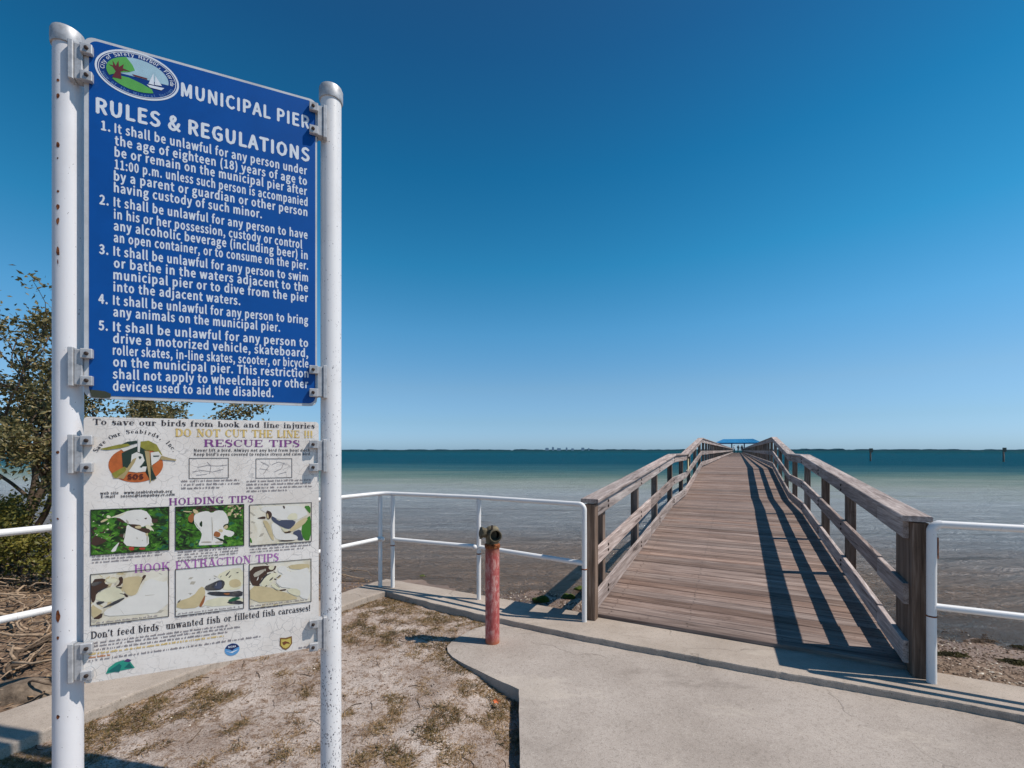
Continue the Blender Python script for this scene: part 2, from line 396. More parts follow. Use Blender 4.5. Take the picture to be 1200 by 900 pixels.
# sea bed, beach and bank: one sheet with a shoreline
SHORE = [(-60,30),(-20,13),(-9,8.0),(-6,7.5),(-3.5,7.2),(-1.5,6.9),(0,6.4),(1.6,5.9),(3.8,5.35),(6,4.3),(12,1.4),(40,-14)]
def shore_d(x, y):
    best = 1e9; sgn = 1
    for (x0,y0),(x1,y1) in zip(SHORE, SHORE[1:]):
        dx, dy = x1-x0, y1-y0; t = max(0, min(1, ((x-x0)*dx+(y-y0)*dy)/(dx*dx+dy*dy)))
        qx, qy = x-(x0+t*dx), y-(y0+t*dy); d = math.hypot(qx, qy)
        if d < best: best = d; sgn = 1 if (dx*qy-dy*qx) > 0 else -1
    return best*sgn             # + out in the water
def bed_z(x, y):
    d = shore_d(x, y)+.35*fbm(x, y, .8, 3, 3.)
    if d > 0: z = -.52-.035*d if d < 20 else -1.22-.004*(d-20)
    else: z = -.52+min(.30, -.16*d)
    return z+.03*fbm(x, y, 2.5, 3, 9.)
def grid_sheet(name, xs, ys, zf, mat):
    nx, ny = len(xs), len(ys)
    vs = [(x, y, zf(x, y)) for y in ys for x in xs]
    fs = [(j*nx+i, j*nx+i+1, (j+1)*nx+i+1, (j+1)*nx+i) for j in range(ny-1) for i in range(nx-1)]
    m = MB(); m.v = vs; m.f = fs
    o = obj(name, m.mesh(name, mat, True)); return kind(o, 'structure')
xs = [-300,-120,-60,-35,-22,-16]+list(np.arange(-12, 12.01, .16))+[15,22,35,60,120,300]
ys = [-200,-80,-30,-10,-4,-1]+list(np.arange(.5, 14, .16))+[16,20,26,40,80,200,400]
grid_sheet('seabed', xs, ys, bed_z, M_bed)
# sandy dirt plot (top about -.12) – polygon-limited sheet
def jitter(pts, step=.05, amp=.006, seed=1., close=True):
    out = []; n = len(pts)
    for i in range(n if close else n-1):
        a = Vector(pts[i]); c = Vector(pts[(i+1)%n]); L = (c-a).length; k = max(1, int(L/step)) if L < 14 else 1
        for j in range(k):
            p = a+(c-a)*j/k
            if k > 1: p = p+Vector((fbm(p.x, p.y, 9, 3, seed), fbm(p.x, p.y, 9, 3, seed+5)))*amp*2
            out.append((p.x, p.y))
    return out
capF = [(-1.39,4.93),(-1.59,4.65),(-1.69,4.45),(-2.205,3.216),(-2.41,2.86),(-2.60,2.45),(-3.0,1.5),(-3.6,0),(-4.4,-2)]
capB = [(-1.62,5.28),(-1.80,4.99),(-2.3,4.0),(-3.05,2.62),(-3.45,1.6),(-4.1,0),(-4.9,-2)]
def dirt_z(x, y):
    e = max(0, min(1, (x+.45)/.45))*max(0, min(1, (3.6-y)/.5))
    return min(-.058, -.068-.075*e+.018*fbm(x, y, 1.6, 4, 2.)+.022*fbm(x, y, 8, 3, 6.))
def inside(x, y, poly):
    c = False; j = len(poly)-1
    for i in range(len(poly)):
        xi, yi = poly[i]; xj, yj = poly[j]
        if (yi > y) != (yj > y) and x < (xj-xi)*(y-yi)/(yj-yi)+xi: c = not c
        j = i
    return c
pl = PV(-.30, -4.3)
dirt_poly = [(-4.6,-2),(-3.8,0),(-3.2,1.5),(-2.5,2.9),(-1.75,4.6),(-1.42,5.02),(-.3,4.45),(.3,4.2),(.5,-2)]
stp = .035
m = MB(); idx = {}
for j in range(int((5.1+2)/stp)):
    y = -2+j*stp
    for i in range(int(5.2/stp)):
        x = -4.7+i*stp
        if inside(x+stp/2, y+stp/2, dirt_poly):
            q = []
            for a, c in ((i,j),(i+1,j),(i+1,j+1),(i,j+1)):
                if (a,c) not in idx:
                    X, Y = -4.7+a*stp, -2+c*stp; idx[(a,c)] = len(m.v); m.v.append((X, Y, dirt_z(X, Y)))
                q.append(idx[(a,c)])
            m.f.append(tuple(q))
kind(obj('ground', m.mesh('ground', M_dirt, True)), 'structure')
# sidewalk slab (top -.05)
edge = [(.04,-3),(.04,2.3),(.042,2.62),(.046,3.0),(-.12,3.14),(-.387,3.387),(-.46,3.47),(-.51,3.56),(-.528,3.66),(-.50,3.78),(-.42,3.91),(-.337,4.02),(-.08,4.20)]
a1 = PV(-.375, -2.02); 
walk = edge+[tuple(PV(-.37, -1.95)[:2]), tuple(PV(-.36, -1.0)[:2]), tuple(PV(-.36, 0)[:2]), tuple(PV(-.33, 1.2)[:2]), tuple(PV(-.30, 3)[:2]), tuple(PV(-.30, 12)[:2]), (12,-3)]
jw = jitter(walk, .06, .005, 4.)
m = MB().prism(jw, -.3, -.05); o = kind(obj('sidewalk', m.mesh('sidewalk', M_walk)), 'structure')
# sea wall cap
rf = [PV(-.345, 12), PV(-.345, 4), PV(-.325, 1.2), PV(-.385, 0), PV(-.40, -1.1), PV(-.37, -2.1), PV(-.33, -2.6)]
rb = [PV(.13, -3.75), PV(.12, -2.0), PV(.12, 12)]
cap_pts = [tuple(p[:2]) for p in rf]+capF+capB[::-1]+[tuple(p[:2]) for p in rb]
jc = jitter(cap_pts, .035, .009, 8.)
m = MB().prism(jc, -.9, 0.); o = kind(obj('seawall', m.mesh('seawall', M_cap)), 'structure')
bm = bmesh.new(); bm.from_mesh(o.data)
top = [f for f in bm.faces if f.normal.z > .9][0]
bmesh.ops.bevel(bm, geom=list(top.edges), offset=.012, segments=2, affect='EDGES', profile=.6)
bm.to_mesh(o.data); bm.free()

# ================================================================== SIGN POSTS AND SIGNS
D2 = Vector((.92, .3926, 0)).normalized(); NN = Vector((D2.y, -D2.x, 0))       # NN points towards the path
PL = Vector((-1.673, 1.689, 0)); PR = Vector((-.828, 2.05, 0)); RZ = math.atan2(D2.y, D2.x)
OFF = .046
LP = PL+NN*OFF
def sp(px, py):               # photo pixel -> (s, z) on the sign face
    a = (px-600)/F; s = (a*LP.y-LP.x)/(D2.x-D2.y*a); Z = LP.y+D2.y*s
    return s, CAMH+(HOR-py)/F*Z
GZ = -.13
def sign_post(base, top, rad, mat, label, spots, cap_h=.035):
    t = thing('sign_post', label, 'post', (base.x, base.y, GZ), 0, 'posts carrying the two signs')
    h = top-GZ
    p = obj('pole', MB().lathe([(rad, -.3), (rad, h*.25), (rad, h*.6), (rad, h-.03)], 40).mesh('pole', mat, True), t); smooth_angle(p)
    c = obj('pole_cap', MB().lathe([(rad+.005, h-.062), (rad+.007, h-.055), (rad+.007, h-.012), (rad+.003, h-.002), (rad*.6, h+.004), (rad*.2, h+.006)], 40).mesh('pole_cap', M_alu, True), t); smooth_angle(c)
    m = MB()
    for (dx, z, w, hh) in spots:
        th = math.asin(max(-1, min(1, dx)))     # position round the pole, seen from the path
        n = 9; ring = []
        d = Vector((-base.x, -base.y, 0)).normalized(); sd = Vector((-d.y, d.x, 0))*-1
        for k in range(n):
            q = 2*math.pi*k/n; ww = w*(.7+.5*rng.random()); h2 = hh*(.7+.5*rng.random())
            a = th+ww/rad*math.cos(q)/1; zz = z-GZ+h2*math.sin(q)
            vv = (d*math.cos(a)+(Vector((d.y, -d.x, 0))*-1)*math.sin(a))*(rad+.0006); ring.append((vv.x, vv.y, zz))
        obj('rust_spot', MB().add(ring, [tuple(range(n))]).mesh('rust_spot', M_rust), t)
    return t
ys_l = [(105,.006,.006),(123,.006,.012),(179,.006,.012),(194,.003,.003),(232,.005,.005),(250,.006,.011),(266,.005,.014),(300,.006,.02),(312,.002,.01),(530,.006,.006),(606,.004,.004),(717,.008,.022),(742,.005,.006),(832,.006,.008)]
sign_post(PL, CAMH+(HOR-24)/F*(PL.y-.05), .0435, M_postpaint, 'white painted steel post at the left edge of both signs, with rust spots',
          [(-.62, CAMH+(HOR-y)/F*PL.y, w, h) for y, w, h in ys_l])
sign_post(PR, CAMH+(HOR-94)/F*(PR.y-.05), .0445, M_postchip, 'white steel post right of both signs, its paint chipped near the bottom',
          [])

def sign_font():
    for k in ('Noto Sans CJK Regular.woff2', 'Inter.woff2'):
        try: return bpy.data.fonts.load(os.path.join(bpy.utils.system_resource('DATAFILES'), 'fonts', k))
        except Exception: pass
FB = sign_font()
BOLDK = .62
TM = {}
def text_mesh(body, bold=.0):
    if (body, bold) not in TM: TM[(body, bold)] = text_mesh_(body, bold)
    return TM[(body, bold)]
def text_mesh_(body, bold=.0):
    cu = bpy.data.curves.new('t', 'FONT'); cu.body = body; cu.size = 1; cu.font = FB if FB else cu.font; cu.space_character = 1.07; cu.resolution_u = 2
    o = bpy.data.objects.new('t', cu); COL.objects.link(o)
    dg = bpy.context.evaluated_depsgraph_get(); me = bpy.data.meshes.new_from_object(o.evaluated_get(dg))
    v = np.zeros(len(me.vertices)*3); me.vertices.foreach_get('co', v); v = v.reshape(-1, 3)
    f = [tuple(p.vertices) for p in me.polygons]
    if bold > 0:              # heavier strokes: copies of the same letters laid a hair apart
        n = len(v); vs = [v]; fs = list(f); q = bold*.75
        for i, (dx, dy) in enumerate(((q,0),(-q,0),(0,q*.7),(0,-q*.7))):
            w = v.copy(); w[:, 0] += dx; w[:, 1] += dy; w[:, 2] += .0008*(i+1); vs.append(w); fs += [tuple(k+n*(i+1) for k in p) for p in f]
        v = np.concatenate(vs); f = fs
    bpy.data.objects.remove(o); bpy.data.curves.remove(cu); bpy.data.meshes.remove(me)
    return v, f
HCAP = text_mesh('H')[0][:, 1].max()
class Flat:
    """flat print collected on one sign face; coordinates (s,z) shifted to the sign's origin"""
    def __init__(s, org, y): s.m = MB(); s.o = org; s.y = y
    def text(s, body, s0, s1, z, cap, bold=.02):
        v, f = text_mesh(body, bold); w = v[:, 0].max()-v[:, 0].min(); k = cap/HCAP
        kx = (s1-s0)/w if s1 is not None else k
        x_min = v[:, 0].min()
        s.m.add([(s0+(p[0]-x_min)*kx-s.o[0], s.y-p[2]*.06, z+p[1]*k-s.o[1]) for p in v], [tuple(q) for q in f])
    def poly(s, pts):
        s.m.add([(a-s.o[0], s.y, c-s.o[1]) for a, c in pts], [tuple(range(len(pts)))])
    def ring(s, c, rx, rz, w, n=56, rot=0.):
        o = []; ii = []
        for k in range(n):
            t = 2*math.pi*k/n
            o.append((c[0]+rx*math.cos(t)-s.o[0], s.y, c[1]+rz*math.sin(t)-s.o[1]))
            ii.append((c[0]+(rx-w)*math.cos(t)-s.o[0], s.y, c[1]+(rz-w)*math.sin(t)-s.o[1]))
        s.m.add(o+ii, [(k, (k+1)%n, n+(k+1)%n, n+k) for k in range(n)])
    def ell(s, c, rx, rz, n=40): s.poly([(c[0]+rx*math.cos(2*math.pi*k/n), c[1]+rz*math.sin(2*math.pi*k/n)) for k in range(n)])
    def arc(s, body, c, rx, rz, a0, a1, cap, bold=.02, inward=False, fn=None):
        """letters along an ellipse from angle a0 to a1 (degrees)"""
        ws = [(.33 if ch == ' ' else max(.3, (lambda v: v[:, 0].max()-v[:, 0].min())(text_mesh(ch, bold)[0])))+.12 for ch in body]
        tot = sum(ws); acc = 0; k = cap/(HCAP if fn is None else C)
        for ch, w in zip(body, ws):
            t = R(a0+(a1-a0)*(acc+w/2)/tot); acc += w
            if ch == ' ': continue
            px, pz = c[0]+rx*math.cos(t), c[1]+rz*math.sin(t)
            tx, tz = -rx*math.sin(t), rz*math.cos(t)
            if a1 < a0: tx, tz = -tx, -tz
            L = math.hypot(tx, tz); tx /= L; tz /= L
            v, f = text_mesh(ch, bold) if fn is None else fn(ch)
            mx = (v[:, 0].max()+v[:, 0].min())/2
            s.m.add([(px+((p[0]-mx)*tx-p[1]*tz)*k-s.o[0], s.y-p[2]*.06, pz+((p[0]-mx)*tz+p[1]*tx)*k-s.o[1]) for p in v], [tuple(q) for q in f])
    def link_each(s, name, mat, parent):
        out = []
        for f in s.m.f:
            m = MB().add([s.m.v[i] for i in f], [tuple(range(len(f)))]); out.append(obj(name, m.mesh(name, mat), parent))
        return out
    def link(s, name, mat, parent): return obj(name, s.m.mesh(name, mat), parent)
def rrect(x0, x1, z0, z1, r, n=6):
    o = []
    for cx, cz, a in ((x1-r, z1-r, 0), (x0+r, z1-r, 90), (x0+r, z0+r, 180), (x1-r, z0+r, 270)):
        for k in range(n+1):
            t = R(a+90*k/n); o.append((cx+r*math.cos(t), cz+r*math.sin(t)))
    return o
def board(parent, name, x0, x1, z0, z1, r, th, mat, y=0.):
    """plate with rounded corners in the XZ plane, front at y"""
    p = rrect(x0, x1, z0, z1, r); n = len(p)
    m = MB().add([(a, y, c) for a, c in p]+[(a, y+th, c) for a, c in p],
                 [tuple(range(n)), tuple(range(2*n-1, n-1, -1))]+[((i+1)%n, i, n+i, n+(i+1)%n) for i in range(n)])
    return obj(name, m.mesh(name, mat), parent)
def bracket_mesh(flip, h=.145):
    """cast saddle bracket: spine on the pole and two lugs clamping the sign edge"""
    g = -1 if flip else 1; m = MB()
    def bx(x0, x1, *r):
        x0, x1 = sorted((x0*g, x1*g)); m.box(x0, x1, *r)
    bx(-.006, .010, -.016, .020, -h/2, h/2)
    bx(.010, .034, -.010, .030, -h/2+.006, h/2-.006)
    for c in (h/2-.022, -h/2+.022):
        bx(.030, .066, -.020, -.001, c-.018, c+.018)
        bx(.030, .066, .022, .036, c-.018, c+.018)
    bm = bmesh.new(); me = m.mesh('bracket', M_alu); bm.from_mesh(me)
    bmesh.ops.bevel(bm, geom=list(bm.edges), offset=.0025, segments=1, affect='EDGES'); bm.to_mesh(me); bm.free()
    return me
BRL, BRR = bracket_mesh(False), bracket_mesh(True)
BOLT = MB().lathe([(.007, 0), (.007, -.004), (.004, -.006)], 8, axis='Y').mesh('bolt', M_bolt)
def brackets(t, org, specs):
    for side, py in specs:
        s = sp(84 if side == 'l' else 381.5, py)
        me = BRL if side == 'l' else BRR
        o = obj('bracket', me, t, (s[0]-org[0], -.002, s[1]-org[1]))
        for c in (.05, -.05):
            obj('bolt', BOLT, o, ((.05 if side == 'l' else -.05), -.020, c))

# ---- blue rules sign
sL = sp(98.5, 300)[0]; sR = sp(371.5, 300)[0]; zT = sp(368, 117)[1]; zB = (sp(370, 475.5)[1]+sp(104, 467)[1])/2
ORG = ((sL+sR)/2, zB); loc = LP+D2*ORG[0]; loc.z = zB
t = thing('rules_sign', 'tall blue pier rules sign with white lettering, mounted above the faded white sign', 'sign', loc, RZ)
BX0, BX1, BZ1 = sL-ORG[0], sR-ORG[0], zT-zB
board(t, 'sign_board', BX0, BX1, 0, BZ1, .03, .014, M_board)
fx0 = sp(104.5, 300)[0]-ORG[0]
board(t, 'blue_face', fx0, BX1-.007, .011, BZ1-.010, .028, .002, M_blue, -.0012)
TXT = [("It shall be unlawful for any person under",134.4,155.6,359.8),("the age of eighteen (18) years of age to",134.6,169.8,359.8),("be or remain on the municipal pier after",134.4,183.3,359.8),
 ("11:00 p.m. unless such person is accompanied",134.4,197.7,360.4),("by a parent or guardian or other person",133.6,211.3,360.2),("having custody of such minor.",133.6,225,307),
 ("It shall be unlawful for any person to have",133.4,241.9,360.5),("in his or her possession, custody or control",133.6,256.2,354.2),("any alcoholic beverage (including beer) in",133.4,269.6,360.6),("an open container, or to consume on the pier.",133.4,283.4,361.2),
 ("It shall be unlawful for any person to swim",133.1,299.4,361),("or bathe in the waters adjacent to the",133.4,313.3,361),("municipal pier or to dive from the pier",133,327,361),("into the adjacent waters.",133,341.2,281.8),
 ("It shall be unlawful for any person to bring",132.6,357,361.2),("any animals on the municipal pier.",132.8,370.6,328.4),
 ("It shall be unlawful for any person to",132.6,387.9,361.2),("drive a motorized vehicle, skateboard,",132.6,401.6,361.2),("roller skates, in-line skates, scooter, or bicycle",132.4,415.6,361.4),("on the municipal pier. This restriction",132.6,429.2,361.6),("shall not apply to wheelchairs or other",132.2,443.4,361.2),("devices used to aid the disabled.",132.4,457.6,320.6)]
fl = Flat(ORG, -.0016)
capz = lambda px, a, b: abs(sp(px, a)[1]-sp(px, b)[1])
s0, z0 = sp(212.2, 112.6); s1 = sp(362.6, 150)[0]
fl.text("MUNICIPAL PIER", s0, s1, z0, capz(212, 97.2, 112.6), .022); fl.link('heading', M_letter, t)
fl = Flat(ORG, -.0016); s0, z0 = sp(112.4, 132); s1 = sp(363, 190)[0]
fl.text("RULES & REGULATIONS", s0, s1, z0, capz(112, 114.6, 132), .024); fl.link('heading', M_letter, t)
rules = [(0,6),(6,10),(10,14),(14,16),(16,22)]
for k, (a, c) in enumerate(rules):
    fl = Flat(ORG, -.0016)
    for body, x0, y0, x1 in TXT[a:c]:
        s0, z0 = sp(x0, y0); s1 = sp(x1, y0)[0]; fl.text(body, s0, s1, z0, .0345, .021)
    s0 = sp([118.5, 116.6, 116.2, 115.4, 115.6][k], 300)[0]; z0 = sp(TXT[a][1], TXT[a][2])[1]
    fl.text("%d." % (k+1), s0, s0+.028, z0, .034, .024)
    fl.link('rule_text', M_letter, t)
# town seal
def pxs(pts, ox, oy, k): return [sp(ox+x/k, oy+y/k) for x, y in pts]
cl, cr = sp(111.2, 88), sp(210, 88); c0 = ((cl[0]+cr[0])/2, 0)
zt_, zb_ = sp(160, 57.5)[1], sp(163, 120.5)[1]
# ellipse in the sign's own plane: level axis, centre found from its ends
cx = c0[0]; mid = 600+F*(LP.x+D2.x*cx)/(LP.y+D2.y*cx)
cz = sp(mid, 88.8)[1]; rx = (cr[0]-cl[0])/2; rz = rx*.685
M_seal1 = m_flat('seal_dark_blue', (18,58,130), .4); M_sealg = m_flat('seal_green', (96,172,84), .45); M_sealg2 = m_flat('seal_light_green', (120,190,90), .45)
M_seals = m_flat('seal_pale_sky', (168,200,214), .45); M_sealr = m_flat('seal_brown_red', (110,44,48), .45)
e = Flat(ORG, -.0016); e.ell((cx, cz), rx*.97, rz*.96); e.link('town_seal', M_seal1, t)
e = Flat(ORG, -.0020); e.ring((cx, cz), rx, rz, .0065); e.ring((cx, cz), rx*.925, rz*.905, .0022); e.link('seal_ring', M_letter, t)
ir, iz = rx*.74, rz*.70
def seal_pts(f, a0, a1, n=16): return [(cx+ir*f*math.cos(R(a0+(a1-a0)*k/n)), cz+iz*f*math.sin(R(a0+(a1-a0)*k/n))) for k in range(n+1)]
e = Flat(ORG, -.0020); e.poly(seal_pts(1, -8, 188, 24)); e.link('seal_sky', M_seals, t)
e = Flat(ORG, -.0024); e.poly(seal_pts(1, 112, 205, 14)+[(cx-ir*.55, cz-iz*.1), (cx-ir*.28, cz+iz*.05), (cx-ir*.1, cz+iz*.25), (cx-ir*.18, cz+iz*.55)])
e.poly(seal_pts(1, 215, 300, 12)+[(cx+ir*.45, cz-iz*.66), (cx+ir*.1, cz-iz*.45), (cx-ir*.3, cz-iz*.28), (cx-ir*.6, cz-iz*.3)]); e.link_each('seal_land', M_sealg, t)
e = Flat(ORG, -.0028)
tk = [(-.82,-.52),(-.70,-.1),(-.80,.12),(-.92,.2),(-.78,.2),(-.80,.5),(-.70,.22),(-.62,.6),(-.60,.2),(-.45,.45),(-.48,.18),(-.25,.1),(-.45,.06),(-.55,-.05),(-.52,-.5)]
e.poly([(cx+ir*a, cz+iz*c) for a, c in tk]); e.poly([(cx+ir*a, cz+iz*c) for a, c in ((-.2,-.02),(.3,-.04),(.3,-.12),(-.1,-.12))]); e.link_each('seal_tree', M_sealr, t)
e = Flat(ORG, -.0028)
for q in (((.34,-.35),(.50,.38),(.52,-.35)), ((.54,-.33),(.56,.25),(.78,-.28)), ((.28,-.42),(.86,-.38),(.76,-.56),(.38,-.56))): e.poly([(cx+ir*a, cz+iz*c) for a, c in q])
e.link_each('seal_sailboat', M_letter, t)
e = Flat(ORG, -.0020)
e.arc("City of Safety Harbor, Florida", (cx, cz), rx*.78, rz*.745, 186, -6, .0125, .012)
e.link('seal_lettering', M_letter, t)
M_dim = m_flat('dim_blue_lettering', (96,140,196), .5)
e = Flat(ORG, -.0020); e.arc("Home of the Mineral Springs", (cx, cz), rx*.885, rz*.865, 196, 344, .010, .008); e.link('seal_lettering', M_dim, t)
# torn lower left corner
e = Flat(ORG, -.0020); e.poly(pxs([(205,652),(235,655),(262,658),(285,668),(284,682),(250,684),(213,680)], 40, 250, 3.158)); e.link('torn_corner', m_flat('peeled_film', (62,66,54), .8), t)
brackets(t, ORG, [('l', 72), ('l', 430), ('r', 145), ('r', 448)])

# ---- faded bird sign
sL = sp(98, 300)[0]; sR = sp(373.5, 300)[0]; zT = (sp(100, 487.3)[1]+sp(372, 495.3)[1])/2; zB = (sp(100, 797.5)[1]+sp(370, 761.5)[1])/2
ORG2 = ((sL+sR)/2, zB); loc = LP+D2*ORG2[0]; loc.z = zB
t2 = thing('seabird_rescue_sign', 'faded white seabird rescue sign with six small photos, fixed below the blue rules sign', 'sign', loc, RZ)
board(t2, 'sign_board', sL-ORG2[0], sR-ORG2[0], 0, zT-zB, .014, .012, M_old)

# slab-serif stroke letters
SER = {}
def _g(w, *st): return (w, st)
TK, TN, SL = .15, .055, .05
